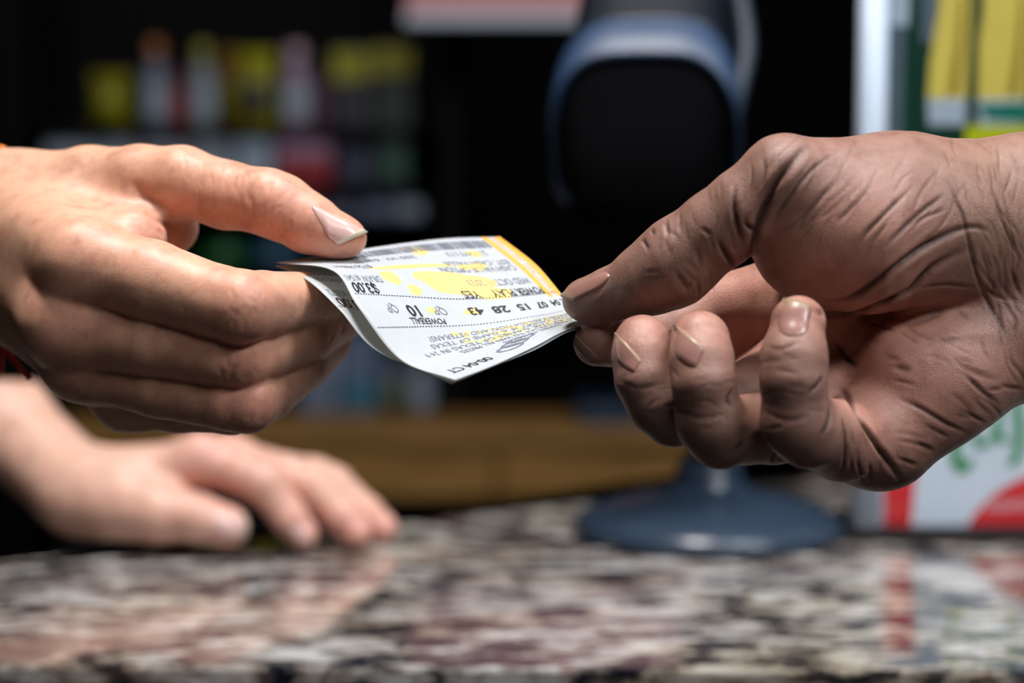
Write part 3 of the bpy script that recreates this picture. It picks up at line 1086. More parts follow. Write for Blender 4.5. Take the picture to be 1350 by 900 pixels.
handR = make_limb('arm', HR, FR, SKIN_R, buyer, creR, pig_R)
make_nail(HR, FR, [(805, 352), (802, 376), (756, 398), (736, 387)], handR, NAIL_R, NAILTIP_R, bulge=0.7, tip_len=0.4, tipw=0.16)
make_nail(HR, FR, [(1066, 446), (1022, 444), (1027, 393), (1071, 402)], handR, NAIL_R, NAILTIP_R, bulge=0.6, tip_len=0.3, tipw=0.14)
make_nail(HR, FR, [(890, 474), (918, 490), (930, 462), (884, 424)], handR, NAIL_R, NAILTIP_R, bulge=0.7, tip_len=0.6, tipw=0.1, round_=0.12)
make_nail(HR, FR, [(813, 480), (836, 494), (846, 478), (809, 436)], handR, NAIL_R, NAILTIP_R, bulge=0.6, tip_len=0.5, tipw=0.1, round_=0.12)
make_nail(HR, FR, [(750, 452), (784, 484), (790, 474), (757, 440)], handR, NAILTIP_R, NAILTIP_R, bulge=0.6, tip_len=0.4, tipw=0.3, round_=0.05)

# ------------------------------------------------------------------ lottery tickets
def catmull_w(t, n):
    """weights of n uniform knots at t in 0..1 (Catmull-Rom with linear end extension)"""
    x = min(max(t, 0.0), 1.0) * (n - 1)
    i = min(int(x), n - 2)
    f = x - i
    w4 = [0.5 * (-f ** 3 + 2 * f * f - f), 0.5 * (3 * f ** 3 - 5 * f * f + 2), 0.5 * (-3 * f ** 3 + 4 * f * f + f), 0.5 * (f ** 3 - f * f)]
    w = np.zeros(n)
    for k, ww in zip((i - 1, i, i + 1, i + 2), w4):
        if k < 0:
            w[0] += 2 * ww
            w[1] -= ww
        elif k >= n:
            w[n - 1] += 2 * ww
            w[n - 2] -= ww
        else:
            w[k] += ww
    return w


class Sheet:
    """curved paper; u runs along the printed lines, v from the near to the far edge"""

    def __init__(self, rows):
        self.G = np.array([[C(*p) for p in r] for r in rows])       # [v][u]
        self.nv, self.nu = self.G.shape[:2]

    def at(self, u, v):
        u = np.atleast_1d(np.asarray(u, float))
        v = np.atleast_1d(np.asarray(v, float))
        WU = np.array([catmull_w(x, self.nu) for x in u])
        WV = np.array([catmull_w(x, self.nv) for x in v])
        return np.einsum('nv,nu,vuc->nc', WV, WU, self.G)

    def normal(self, u, v):
        e = 0.01
        u = np.clip(np.asarray(u, float), e, 1 - e)
        v = np.clip(np.asarray(v, float), e, 1 - e)
        du = self.at(u + e, v) - self.at(u - e, v)
        dv = self.at(u, v + e) - self.at(u, v - e)
        n = np.cross(dv, du)
        n /= np.linalg.norm(n, axis=1)[:, None] + 1e-12
        return n * np.sign(n[:, 1:2] + 1e-9)         # upper side

    def lift(self, u, v, h):
        return self.at(u, v) + self.normal(u, v) * h


def ticket_mesh(name, sh, m, parent, nu=44, nv=52, th=0.11):
    U, V = np.meshgrid(np.linspace(0, 1, nu), np.linspace(0, 1, nv), indexing='ij')
    top = sh.at(U.ravel(), V.ravel())
    bot = top - sh.normal(U.ravel(), V.ravel()) * th
    k = nu * nv
    f = []
    for i in range(nu - 1):
        for j in range(nv - 1):
            a = i * nv + j
            f.append((a, a + 1, a + nv + 1, a + nv))
            f.append((k + a, k + a + nv, k + a + nv + 1, k + a + 1))
    for i in range(nu - 1):
        a, b = i * nv, i * nv + nv - 1
        f.append((a, a + nv, k + a + nv, k + a))
        f.append((b, k + b, k + b + nv, b + nv))
    for j in range(nv - 1):
        a, b = j, (nu - 1) * nv + j
        f.append((a, k + a, k + a + 1, a + 1))
        f.append((b, b + 1, k + b + 1, k + b))
    return build(name, cam2world(np.vstack([top, bot])), f, m, parent, smooth=True)


class Print:
    """collects flat printing (u, v polygons) and lays it on a sheet"""

    def __init__(self, sh, h=0.09):
        self.sh, self.h, self.uv, self.f = sh, h, [], []

    def poly(self, pts):
        b = len(self.uv)
        self.uv += list(pts)
        self.f.append(tuple(range(b, b + len(pts))))

    def rect(self, u0, u1, v0, v1, n=1, m=1):
        for i in range(n):
            for j in range(m):
                a, b = u0 + (u1 - u0) * i / n, u0 + (u1 - u0) * (i + 1) / n
                c, d = v0 + (v1 - v0) * j / m, v0 + (v1 - v0) * (j + 1) / m
                self.poly([(a, c), (b, c), (b, d), (a, d)])

    def text(self, s, u, v, size, uw, bold=0.0, along='u'):
        """start at (u, v) baseline; size = letter height in v, uw = printed length"""
        cu = bpy.data.curves.new('t', 'FONT')
        cu.body = s
        cu.size = 1.0
        cu.offset = bold
        cu.resolution_u = 3
        ob = bpy.data.objects.new('t', cu)
        me = bpy.data.meshes.new_from_object(ob)
        b = len(self.uv)
        xm = max(vv.co.x for vv in me.vertices)
        for vv in me.vertices:
            if along == 'u':
                self.uv.append((u + vv.co.x / xm * uw, v - vv.co.y * size * 1.38))
            else:
                self.uv.append((u - vv.co.y * size * 1.38, v - vv.co.x / xm * uw))
        for p in me.polygons:
            self.f.append(tuple(b + i for i in p.vertices))
        bpy.data.objects.remove(ob)
        bpy.data.curves.remove(cu)
        bpy.data.meshes.remove(me)

    def make(self, name, m, parent):
        uv = np.array(self.uv)
        P = self.sh.lift(uv[:, 0], uv[:, 1], self.h)
        return build(name, cam2world(P), self.f, m, parent)


rowsA = [
    [(806, 424, 532), (752, 433, 527), (704, 457, 519), (652, 481, 510), (600, 501, 500)],
    [(776, 413, 538), (716, 427, 532), (644, 446, 524), (578, 463, 515), (527, 473, 508)],
    [(749, 397, 546), (702, 404, 540), (620, 411, 533), (540, 407, 523), (472, 404, 515)],
    [(707, 349, 558), (640, 353, 552), (570, 354, 546), (497, 357, 536), (438, 356, 527)],
    [(659, 312, 573), (590, 314, 568), (520, 322, 562), (440, 334, 556), (364, 346, 549)],
]
SA = Sheet(rowsA)
tickA = empty('lottery_ticket', cam2world(C(560, 500, 520.0)), 'white lottery ticket with orange margin and yellow print held between two hands', 'ticket', 'lottery tickets')
ticket_mesh('paper', SA, PAPER, tickA)
p = Print(SA)
# heavy print
p.text('04  07  15  28  43', 0.065, 0.525, 0.050, 0.44, 0.03)
p.text('A.', 0.005, 0.525, 0.045, 0.04, 0.02)
p.text('10', 0.700, 0.520, 0.066, 0.065, 0.03)
p.text('$3.00', 0.835, 0.648, 0.066, 0.135, 0.025)
p.text('POWERBALL', 0.625, 0.448, 0.036, 0.155, 0.015)
p.text('POWER PLAY    YES', 0.09, 0.618, 0.040, 0.385, 0.015)
p.text('00-04 CT', 0.68, 0.085, 0.040, 0.26, 0.015)
for v0 in (0.574, 0.398):
    for k in range(74):
        a = 0.012 + k * 0.0131
        p.rect(a, a + 0.0065, v0, v0 + 0.0055)
p.make('bold_print', INK, tickA)
p = Print(SA)
p.text('QP', 0.595, 0.520, 0.050, 0.055)
p.text('QP', 0.805, 0.520, 0.050, 0.055)
p.text('DRAW #1541', 0.775, 0.706, 0.048, 0.20)
p.text('WED OCT11 2023', 0.11, 0.676, 0.036, 0.30)
p.text('CASH VALUE OPTION', 0.11, 0.756, 0.036, 0.36)
p.text('EST. CASH VALUE', 0.11, 0.800, 0.034, 0.31)
p.text('217WT113', 0.16, 0.880, 0.036, 0.19)
p.text('$756 Million', 0.74, 0.812, 0.036, 0.20)
p.text('200 W. 6th ST', 0.50, 0.872, 0.030, 0.28)
p.text('SUPPORTS EDUCATION AND VETERANS!', 0.06, 0.345, 0.034, 0.68)
p.text('THIS TICKET IS A GAME OF TEXAS', 0.10, 0.298, 0.032, 0.66)
p.text('PLAY THE GAMES OF TEXAS IN 24 9', 0.10, 0.252, 0.032, 0.74)
p.text('ODDS 1 IN 24.9 TO WIN ALL PRIZES', 0.12, 0.208, 0.030, 0.56)
p.text('GAMES OF TEXAS', 0.20, 0.165, 0.030, 0.30)
# barcode along the far edge
x = 0.10
r2 = random.Random(3)
while x < 0.80:
    w = r2.choice((0.004, 0.004, 0.008, 0.012))
    p.rect(x, x + w, 0.905, 0.968)
    x += w + r2.choice((0.003, 0.003, 0.005, 0.008))
# dark smudged stamp near the front edge
for k in range(3):
    c0, c1, n = 0.43 + 0.055 * k, 0.135 - 0.025 * k, 16
    ring_o = [(c0 + 0.075 * math.cos(2 * math.pi * i / n), c1 + 0.028 * math.sin(2 * math.pi * i / n)) for i in range(n)]
    ring_i = [(c0 + 0.058 * math.cos(2 * math.pi * i / n), c1 + 0.018 * math.sin(2 * math.pi * i / n)) for i in range(n)]
    for i in range(n):
        j = (i + 1) % n
        p.poly([ring_o[i], ring_o[j], ring_i[j], ring_i[i]])
p.make('fine_print', GREYINK, tickA)
# orange margin with white lettering between two rules
p = Print(SA, 0.04)
p.rect(0.002, 0.028, 0.55, 0.998, 2, 40)
p.rect(0.066, 0.092, 0.55, 0.998, 2, 40)
p.text('TEXAS LOTTERY  TEXAS LOTTERY', 0.060, 0.990, 0.030, 0.43, along='v')
p.make('orange_margin', ORANGE, tickA)
# pale yellow background print
p = Print(SA, 0.03)


def yblob(cu, cv, ru, rv, seed, n=22, wob=0.25):
    q = random.Random(seed)
    ph = [q.uniform(0, 6.28) for _ in range(3)]
    pts = []
    for i in range(n):
        a = 2 * math.pi * i / n
        w = 1 + wob * (math.sin(2 * a + ph[0]) * 0.5 + math.sin(3 * a + ph[1]) * 0.35 + math.sin(5 * a + ph[2]) * 0.25)
        pts.append((ru * w * math.cos(a), rv * w * math.sin(a)))
    for k in range(6):
        f0, f1 = k / 6, (k + 1) / 6
        for i in range(n):
            a_, b_ = pts[i], pts[(i + 1) % n]
            quad = [(cu + a_[0] * f1, cv + a_[1] * f1), (cu + b_[0] * f1, cv + b_[1] * f1), (cu + b_[0] * f0, cv + b_[1] * f0), (cu + a_[0] * f0, cv + a_[1] * f0)]
            p.poly(quad[:3] if k == 0 else quad)


yblob(0.46, 0.665, 0.14, 0.075, 1, wob=0.35)
yblob(0.36, 0.605, 0.10, 0.035, 2)
yblob(0.58, 0.775, 0.17, 0.018, 3)
yblob(0.72, 0.70, 0.035, 0.055, 4)
yblob(0.66, 0.62, 0.03, 0.03, 5)
yblob(0.45, 0.92, 0.06, 0.035, 6, wob=0.5)
yblob(0.30, 0.76, 0.06, 0.03, 7, wob=0.5)
yblob(0.22, 0.86, 0.03, 0.03, 8)
yblob(0.655, 0.50, 0.02, 0.02, 9)
yblob(0.49, 0.500, 0.04, 0.02, 10)
q = random.Random(11)
for k in range(95):
    u0, v0 = 0.10 + q.random() * 0.5, 0.205 + q.random() * 0.14
    v0 += 0.0
    p.rect(u0, u0 + q.uniform(.012, .035), v0, v0 + 0.012)
p.make('yellow_print', YELLOW, tickA)

# second ticket lying underneath, its margin peeping out at the left
rowsB = [
    [(806, 426, 533), (752, 436, 528), (704, 459, 520), (650, 481, 511), (596, 499, 501)],
    [(776, 415, 540), (716, 430, 534), (640, 450, 527), (560, 468, 518), (498, 453, 511)],
    [(749, 399, 549), (702, 408, 543), (615, 416, 537), (520, 416, 528), (448, 405, 519)],
    [(707, 351, 561), (640, 358, 556), (565, 361, 551), (478, 368, 542), (404, 367, 533)],
    [(659, 313, 576), (590, 316, 571), (518, 325, 566), (438, 338, 561), (363, 349, 555)],
]
SB = Sheet(rowsB)
for iv in range(5):
    for iu in range(3):
        SB.G[iv, iu] = SA.lift([iu / 4], [iv / 4], -0.45 - 0.25 * iu)[0]
    dn = SA.normal([0.8], [iv / 4])[0]
    SB.G[iv, 3] = SB.G[iv, 3] - dn * 0.5
    SB.G[iv, 4] = SB.G[iv, 4] - SA.normal([0.97], [iv / 4])[0] * (1.5, 2.0, 0.6, 0.2, 0.3)[iv]
tickB = empty('lottery_ticket', cam2world(C(540, 500, 525.0)), 'second lottery ticket tucked underneath, only its shaded left margin showing', 'ticket', 'lottery tickets')
ticket_mesh('paper', SB, PAPER, tickB)
p = Print(SB)
p.text('$3.00', 0.835, 0.590, 0.066, 0.135, 0.025)
for k in range(20):
    a = 0.75 + k * 0.0122
    p.rect(a, a + 0.006, 0.52, 0.526)
p.make('bold_print', INK, tickB)
p = Print(SB)
p.text('DRAW #2072', 0.77, 0.655, 0.048, 0.20)
p.text('$756,000,000', 0.76, 0.775, 0.040, 0.2)
p.text('$350,000,000', 0.76, 0.835, 0.038, 0.2)
p.make('fine_print', GREYINK, tickB)

# ------------------------------------------------------------------ barcode scanner on its stand
sc_c = on_table(934, 703)
scanner = empty('barcode_scanner', sc_c, 'dark blue grey barcode scanner on a round weighted stand', 'scanner')
prof = [(0.0, 0.0), (0.0610, 0.0), (0.0628, 0.002), (0.0628, 0.0045), (0.0605, 0.0080), (0.053, 0.0125), (0.042, 0.0160), (0.031, 0.0186), (0.022, 0.0208), (0.0170, 0.0245), (0.0150, 0.030), (0.0145, 0.034), (0.0, 0.034)]
v, f = lathe(prof[1:-1], sc_c, 64)
build('stand_base', v, f, SCAN_BASE, scanner, smooth=True)
# small red mark on the base
mk = []
for px, py in ((838, 706), (884, 700), (886, 705), (840, 711)):
    q_ = on_table(px, py)
    r_ = math.hypot(q_[0] - sc_c[0], q_[1] - sc_c[1])
    mk.append((q_[0], q_[1] , sc_c[2] + 0.0170))
build('red_mark', mk, [(0, 1, 2, 3)], mat('dull_red_print', (0.12, 0.025, 0.02), 0.5), scanner)
neck_top = W(880, 190, 0.955)
v, f = tube(smooth_path([sc_c + np.array([0.0, 0, 0.03]), sc_c + np.array([0.002, 0.012, 0.09]), sc_c + np.array([-0.012, 0.035, 0.15]), neck_top], 8), 0.0105, 16)
build('gooseneck', v, f, BLACK, scanner, smooth=True)


def superellipse_ring(c, ex, ey, rx, ry, n=48, e=2.8):
    out = []
    for k in range(n):
        a = 2 * math.pi * k / n
        ca, sa = math.cos(a), math.sin(a)
        x = math.copysign(abs(ca) ** (2 / e), ca) * rx
        y = math.copysign(abs(sa) ** (2 / e), sa) * ry
        out.append(c + ex * x + ey * y)
    return out


def loft(rings, cap0=True, cap1=True):
    n = len(rings[0])
    v = [p_ for r in rings for p_ in r]
    f = []
    for i in range(len(rings) - 1):
        for k in range(n):
            a, b = i * n + k, i * n + (k + 1) % n
            f.append((a, b, b + n, a + n))
    if cap0:
        f.append(tuple(range(n - 1, -1, -1)))
    if cap1:
        f.append(tuple((len(rings) - 1) * n + k for k in range(n)))
    return np.array(v), f


# head: barrel whose nose looks down towards the lens
nose = W(850, 198, 0.880)
tail = W(874, -72, 0.960)
axis = nose - tail
axis /= np.linalg.norm(axis)
ex = np.array([1.0, 0, 0]) - axis * axis[0]
ex = ex / np.linalg.norm(ex)
ex = ex * math.cos(0.12) + np.cross(axis, ex) * math.sin(0.12)
ey = np.cross(ex, axis)
if ey[1] > 0:
    ey = -ey                      # towards the lens
L_ = np.linalg.norm(nose - tail)


def hring(t, rx, ry, off=0.0, n=64, e=3.6, a0=0.0, a1=2 * math.pi):
    out = []
    for k in range(n):
        a = a0 + (a1 - a0) * k / n
        ca, sa = math.cos(a), math.sin(a)
        # the brow of the nose drops at the sides
        x_ = math.copysign(abs(ca) ** (2 / e), ca) * rx
        y_ = math.copysign(abs(sa) ** (2 / e), sa) * ry
        sag = 0.017 * (abs(x_) / 0.04) ** 4.0 + 0.020 * max(0.0, -y_ / 0.03)
        out.append(tail + axis * (L_ * t + off * sag) + ex * x_ + ey * y_)
    return out


rings = [hring(0.0, 0.026, 0.022), hring(0.05, 0.031, 0.026), hring(0.3, 0.034, 0.029), hring(0.5, 0.036, 0.031), hring(0.62, 0.0375, 0.0325, 0.5), hring(0.66, 0.038, 0.033, 1.0)]
v, f = loft(rings)
build('scanner_body', v, f, SCAN_DARK, scanner, smooth=True)
rings = [hring(0.64, 0.0375, 0.0325, 1.0), hring(0.655, 0.0405, 0.0355, 1.0), hring(0.67, 0.0412, 0.0362, 1.0), hring(0.815, 0.0422, 0.0372, 1.0), hring(0.83, 0.0412, 0.0362, 1.0), hring(0.825, 0.0385, 0.0335, 1.0), hring(0.74, 0.038, 0.033, 1.0)]
v, f = loft(rings, True, False)
build('bezel', v, f, SCAN_GREY, scanner, smooth=True)
rings = [hring(0.70, 0.0378, 0.0328, 1.0), hring(0.80, 0.0378, 0.0328, 1.0), hring(1.10, 0.033, 0.028, 0.6), hring(1.35, 0.026, 0.022, 0.2)]
v, f = loft(rings)
build('nose_housing', v, f, WINDOW, scanner, smooth=True)
# side rib and handle
v, f = tube(smooth_path([W(962, -60, 0.955), W(980, 20, 0.945), W(984, 70, 0.935), W(972, 125, 0.925), W(966, 150, 0.92)], 8), 0.0042, 12)
build('side_guard', v, f, mat('guard_plastic', (0.02, 0.032, 0.05), 0.55), scanner, smooth=True)
rings = []
hp = smooth_path([W(862, 60, 0.935), W(868, 150, 0.945), W(878, 230, 0.955), W(886, 300, 0.962)], 5)
for i, c_ in enumerate(hp):
    t = i / (len(hp) - 1)
    rings.append(superellipse_ring(c_, np.array([1.0, 0, 0]), np.array([0, 1.0, 0.1]), 0.0255 - 0.006 * t, 0.020 - 0.003 * t, 32, 2.4))
v, f = loft(rings)
build('handle', v, f, BLACK, scanner, smooth=True)

# ------------------------------------------------------------------ acrylic sign on the counter
SD = 0.908
s0 = on_table(1122, 713)
sx0, sy = s0[0], s0[1]
SWID, SHGT = 0.205, 0.30
sign = empty('sign_holder', (sx0 + SWID / 2, sy, TABLE_Z), 'clear acrylic sign holder with black foot and a white red and green poster', 'sign')
box('sign_foot', (sx0 + 0.0005, sy - 0.006, TABLE_Z), (sx0 + SWID, sy + 0.05, TABLE_Z + 0.0065), BLACK, sign, bevel=0.0015)
ACR = acrylic()
MM = (SD * 1000) / FPX / 1000.0                       # metres per photo pixel at the sign


def SX(px):
    return sx0 + (px - 1122) * MM


def SZ(py):
    return W(1122, py, SD)[2] - W(1122, 695, SD)[2] + TABLE_Z + 0.0065


yp = sy + 0.004
WHITE = mat('poster_white', (0.70, 0.74, 0.79), 0.35, var=0.02)
RED = mat('poster_red', (0.72, 0.015, 0.02), 0.35, var=0.05)
PINKR = mat('poster_pale_red', (0.72, 0.25, 0.25), 0.35, var=0.05)
GREEN = mat('poster_green', (0.01, 0.26, 0.06), 0.35, var=0.05)
DKGREEN = mat('poster_dark_green', (0.004, 0.035, 0.018), 0.35, var=0.1)
GREYP = mat('poster_grey', (0.10, 0.13, 0.15), 0.35, var=0.1)
YEL = mat('poster_yellow', (0.72, 0.55, 0.10), 0.35, var=0.05)
YELD = mat('poster_ochre', (0.28, 0.17, 0.01), 0.35, var=0.1)
LIME = mat('poster_lime', (0.50, 0.52, 0.01), 0.35, var=0.05)
TEAL = mat('poster_teal', (0.01, 0.16, 0.10), 0.35, var=0.05)
PALE = mat('poster_pale', (0.42, 0.47, 0.52), 0.35, var=0.05)
EDGE = mat('frosted_edge', (0.48, 0.56, 0.67), 0.45, var=0.02)
box('poster', (SX(1124), yp + 0.0005, TABLE_Z + 0.0065), (sx0 + SWID - 0.002, yp + 0.0015, TABLE_Z + SHGT), WHITE, sign)
box('acrylic_front', (sx0 + 0.002, yp - 0.0045, TABLE_Z + 0.0065), (sx0 + SWID - 0.002, yp - 0.0020, TABLE_Z + SHGT), ACR, sign)
box('acrylic_back', (sx0 + 0.002, yp + 0.003, TABLE_Z + 0.0065), (sx0 + SWID - 0.002, yp + 0.0055, TABLE_Z + SHGT), ACR, sign)
# thick bright end strip of the holder
v, f = loft([superellipse_ring(np.array([SX(1141), yp - 0.003, z_]), np.array([1., 0, 0]), np.array([0, 1., 0]), 0.0062, 0.006, 24, 3.0) for z_ in (TABLE_Z + 0.0065, TABLE_Z + SHGT)])
build('end_strip', v, f, EDGE, sign, smooth=True)

layer = [0]


def flat(name, pts, m, parent=sign):
    """flat print on the poster: pixel outline, each on its own layer of ink"""
    layer[0] += 1
    y_ = yp + 0.0004 - 0.00003 * layer[0]
    n = len(pts)
    vv = [(SX(a), y_, SZ(b)) for a, b in pts]
    return build(name, vv, [tuple(range(n))], m, parent)


def strip(name, path, w, m):
    """flat lettering stroke"""
    layer[0] += 1
    y_ = yp + 0.0004 - 0.00003 * layer[0]
    P = smooth_path(path, 8)
    T_ = np.gradient(P, axis=0)
    T_ /= np.linalg.norm(T_, axis=1)[:, None] + 1e-9
    N_ = np.stack([-T_[:, 1], T_[:, 0]], 1)
    n = len(P)
    ws = np.interp(np.linspace(0, 1, n), np.linspace(0, 1, len(w)), w)
    a = P + N_ * ws[:, None] / 2
    b = P - N_ * ws[:, None] / 2
    pts = [(SX(x_), y_, SZ(z_)) for x_, z_ in np.vstack([a, b])]
    fc = [(i, i + 1, n + i + 1, n + i) for i in range(n - 1)]
    return build(name, pts, fc, m, sign)


def disc(cx, cy, r, a0=0, a1=360, n=40):
    return [(cx + r * math.cos(math.radians(a0 + (a1 - a0) * i / n)), cy + r * math.sin(math.radians(a0 + (a1 - a0) * i / n))) for i in range(n)]


# lower half: white with a red bar, a red roundel and green script
flat('red_bar', [(1167, 695), (1167, 560), (1212, 560), (1204, 695)], RED)
flat('red_roundel', [(x_, min(y_, 695)) for x_, y_ in disc(1400, 760, 138, 180, 360)], RED)
flat('roundel_lettering', [(1304, 676), (1304, 662), (1500, 656), (1500, 670)], PINKR)
strip('script_letter', [(1268, 520), (1262, 560), (1260, 600), (1264, 616), (1274, 616), (1281, 607)], [13, 14, 14, 15, 15, 10], GREEN)
strip('script_letter', [(1306, 530), (1290, 548), (1284, 575), (1292, 588), (1306, 580), (1314, 560), (1318, 545)], [7, 8, 9, 9, 8, 7], GREEN)
strip('script_letter', [(1318, 530), (1316, 565), (1322, 582), (1332, 580)], [9, 9, 8, 6], GREEN)
strip('script_letter', [(1337, 510), (1341, 545), (1344, 580), (1340, 606), (1330, 614)], [12, 13, 13, 11, 8], GREEN)
strip('script_letter', [(1372, 520), (1366, 560), (1374, 590), (1392, 580), (1398, 540)], [11, 12, 11, 10, 8], GREEN)
# upper half: dark green field with yellow bottles
flat('green_field', [(1160, 320), (1160, -80), (1500, -80), (1500, 320)], DKGREEN)
flat('grey_panel', [(1160, 320), (1160, 40), (1182, 40), (1180, 320)], GREYP)
flat('pale_tab', [(1160, 38), (1160, -80), (1189, -80), (1187, 38)], PALE)
flat('grey_wedge', [(1205, 60), (1203, -80), (1230, -80), (1222, 60)], GREYP)  # grey printed wedge beside the first bottle
for poly, lab in (([(1214, 132), (1217, 80), (1226, 20), (1232, -80), (1268, -80), (1268, 20), (1264, 132)], (1214, 1264)),
                  ([(1279, 132), (1279, 60), (1284, 20), (1284, -80), (1345, -80), (1346, 60), (1342, 132)], (1279, 1342)),
                  ([(1362, 132), (1362, 20), (1368, -80), (1424, -80), (1430, 20), (1426, 132)], (1362, 1426))):
    flat('yellow_bottle', poly, YEL)
    flat('ochre_streak', [(lab[1] - 24, 128), (lab[1] - 14, 60), (lab[1] - 10, 0), (lab[1] - 3, 0), (lab[1] - 6, 70), (lab[1] - 12, 128)], YELD)  # ochre printed streak down the bottle
    flat('bottle_label', [(lab[0], 132), (lab[1], 132), (lab[1], 166), (lab[0] + 2, 166)], PALE)
flat('teal_label', [(1280, 140), (1335, 137), (1365, 142), (1365, 160), (1330, 162), (1290, 158)], TEAL)
flat('lime_band', [(1264, 167), (1500, 167), (1500, 230), (1264, 230)], LIME)

# ------------------------------------------------------------------ shelf of goods far behind
BD = 2.40


def BX(px, d=BD):
    return W(px, 200, d)[0]


def BZ(py, d=BD):
    return W(675, py, d)[2]


BYW = W(675, 205, BD)[1]
SHB = mat('black_shelf', (0.004, 0.004, 0.0045), 0.8, spec=0.08)
rack = empty('shelf_rack', (BX(320), BYW + 0.1, 0), 'black shelving unit full of goods in the dark background', 'shelf')
x0, x1 = BX(40), BX(585)
box('back_panel', (x0, BYW + 0.24, 0.0), (x1, BYW + 0.255, BZ(-150)), SHB, rack)
for xx in (x0 - 0.02, x1):
    box('upright', (xx, BYW - 0.06, 0.0), (xx + 0.02, BYW + 0.255, BZ(-150)), SHB, rack)
shelf_y = {'A': 170, 'B': 244, 'C': 288, 'D': 360, 'E': 546}
for k_, py in shelf_y.items():
    z_ = BZ(py)
    box('shelf_board', (x0, BYW - 0.06, z_ - 0.003), (x1, BYW + 0.24, z_), SHB, rack, bevel=0.001)


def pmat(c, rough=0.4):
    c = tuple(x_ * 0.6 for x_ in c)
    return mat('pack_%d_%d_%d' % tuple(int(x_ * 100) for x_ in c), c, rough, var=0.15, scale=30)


def pouch(px0, px1, py0, shelf, c1, c2, label, cat='snack bag'):
    """pillow pack with crimped ends and a printed panel"""
    a, b = BX(px0), BX(px1)
    zb_, zt = BZ(shelf_y[shelf]), BZ(py0)
    y_ = BYW - 0.01 + random.uniform(-0.02, 0.02)
    e = empty('snack_bag', ((a + b) / 2, y_, zb_), label, cat, 'packs on the dark shelves')
    nu, nv = 13, 15
    for sgn_all in (0,):
        v, f = [], []
        for s in (-1, 1):
            for i in range(nu):
                for j in range(nv):
                    u, t = i / (nu - 1), j / (nv - 1)
                    puff = 0.028 * (math.sin(math.pi * u) ** 0.6) * (math.sin(math.pi * min(max((t - 0.06) / 0.88, 0), 1)) ** 0.55)
                    v.append((a + (b - a) * (0.5 + (u - 0.5) * (1 - 0.05 * math.sin(math.pi * t))), y_ + s * (puff + 0.0008), zb_ + (zt - zb_) * t))
        n = nu * nv
        for i in range(nu - 1):
            for j in range(nv - 1):
                q_ = i * nv + j
                f.append((q_, q_ + nv, q_ + nv + 1, q_ + 1))
                f.append((n + q_, n + q_ + 1, n + q_ + nv + 1, n + q_ + nv))
        build('bag_film', v, f, pmat(c1, 0.3), e, smooth=True)
    w, h = b - a, zt - zb_
    pts, f = [], []
    for i in range(9):
        for j in range(7):
            u, t = 0.15 + 0.7 * i / 8, 0.22 + 0.36 * j / 6
            puff = 0.028 * (math.sin(math.pi * u) ** 0.6) * (math.sin(math.pi * (t - 0.06) / 0.88) ** 0.55)
            pts.append((a + w * u, y_ - puff - 0.0022, zb_ + h * t))
    for i in range(8):
        for j in range(6):
            q_ = i * 7 + j
            f.append((q_, q_ + 7, q_ + 8, q_ + 1))
    build('front_panel', pts, f, pmat(c2), e, smooth=True)


def carton(px0, px1, py0, shelf, c1, c2, label, frac=(0.1, 0.9, 0.15, 0.6), cat='carton'):
    a, b = BX(px0), BX(px1)
    zb_, zt = BZ(shelf_y[shelf]), BZ(py0)
    y_ = BYW - 0.04 + random.uniform(0, 0.02)
    e = empty('carton', ((a + b) / 2, y_ + 0.04, zb_), label, cat, 'packs on the dark shelves')
    box('carton_body', (a + .0012, y_, zb_), (b - .0012, y_ + 0.09, zt), pmat(c1), e, bevel=0.0015)
    w, h = b - a, zt - zb_
    box('front_panel', (a + w * frac[0], y_ - 0.0008, zb_ + h * frac[2]), (a + w * frac[1], y_ + 0.0005, zb_ + h * frac[3]), pmat(c2), e)


def bottle(pxc, wpx, py0, shelf, body, capc, labc, label):
    zb_, zt = BZ(shelf_y[shelf]), BZ(py0)
    h = zt - zb_
    r = wpx / 2 * BD / FPX
    c_ = np.array([BX(pxc), BYW - 0.02, zb_])
    e = empty('bottle', c_, label, 'bottle', 'bottles on the dark shelves')
    v, f = lathe([(r * .9, 0), (r, h * .03), (r, h * .58), (r * .92, h * .66), (r * .5, h * .76), (r * .42, h * .80), (r * .42, h * .86)], c_, 24)
    build('bottle_body', v, f, pmat(body, 0.25), e, smooth=True)
    v, f = lathe([(r * .55, h * .82), (r * .58, h * .84), (r * .58, h * .98), (r * .5, h)], c_, 24)
    build('cap', v, f, pmat(capc), e, smooth=True)
    v, f = lathe([(r * 1.02, h * .14), (r * 1.02, h * .52)], c_, 24)
    build('label', v, f[:-2], pmat(labc), e, smooth=True)


Y1, Y2, OR, RD, WH, BLU, PK, DR, GN = (.42, .40, .01), (.30, .27, .01), (.55, .16, .02), (.38, .02, .03), (.45, .52, .62), (.12, .22, .45), (.52, .30, .46), (.11, .01, .015), (.02, .13, .03)
NV = (.05, .08, .17)
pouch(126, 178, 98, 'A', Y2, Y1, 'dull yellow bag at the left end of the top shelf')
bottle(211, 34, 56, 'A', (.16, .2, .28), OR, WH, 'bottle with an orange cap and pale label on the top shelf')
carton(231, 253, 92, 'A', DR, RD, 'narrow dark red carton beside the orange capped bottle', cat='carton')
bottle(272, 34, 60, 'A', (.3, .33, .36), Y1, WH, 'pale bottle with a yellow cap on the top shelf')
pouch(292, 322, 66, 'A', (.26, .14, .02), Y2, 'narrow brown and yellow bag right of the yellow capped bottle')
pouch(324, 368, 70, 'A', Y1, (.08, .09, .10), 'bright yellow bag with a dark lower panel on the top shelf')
bottle(394, 40, 62, 'A', (.42, .28, .40), (.75, .5, .6), WH, 'pale pink bottle with a pink cap on the top shelf')
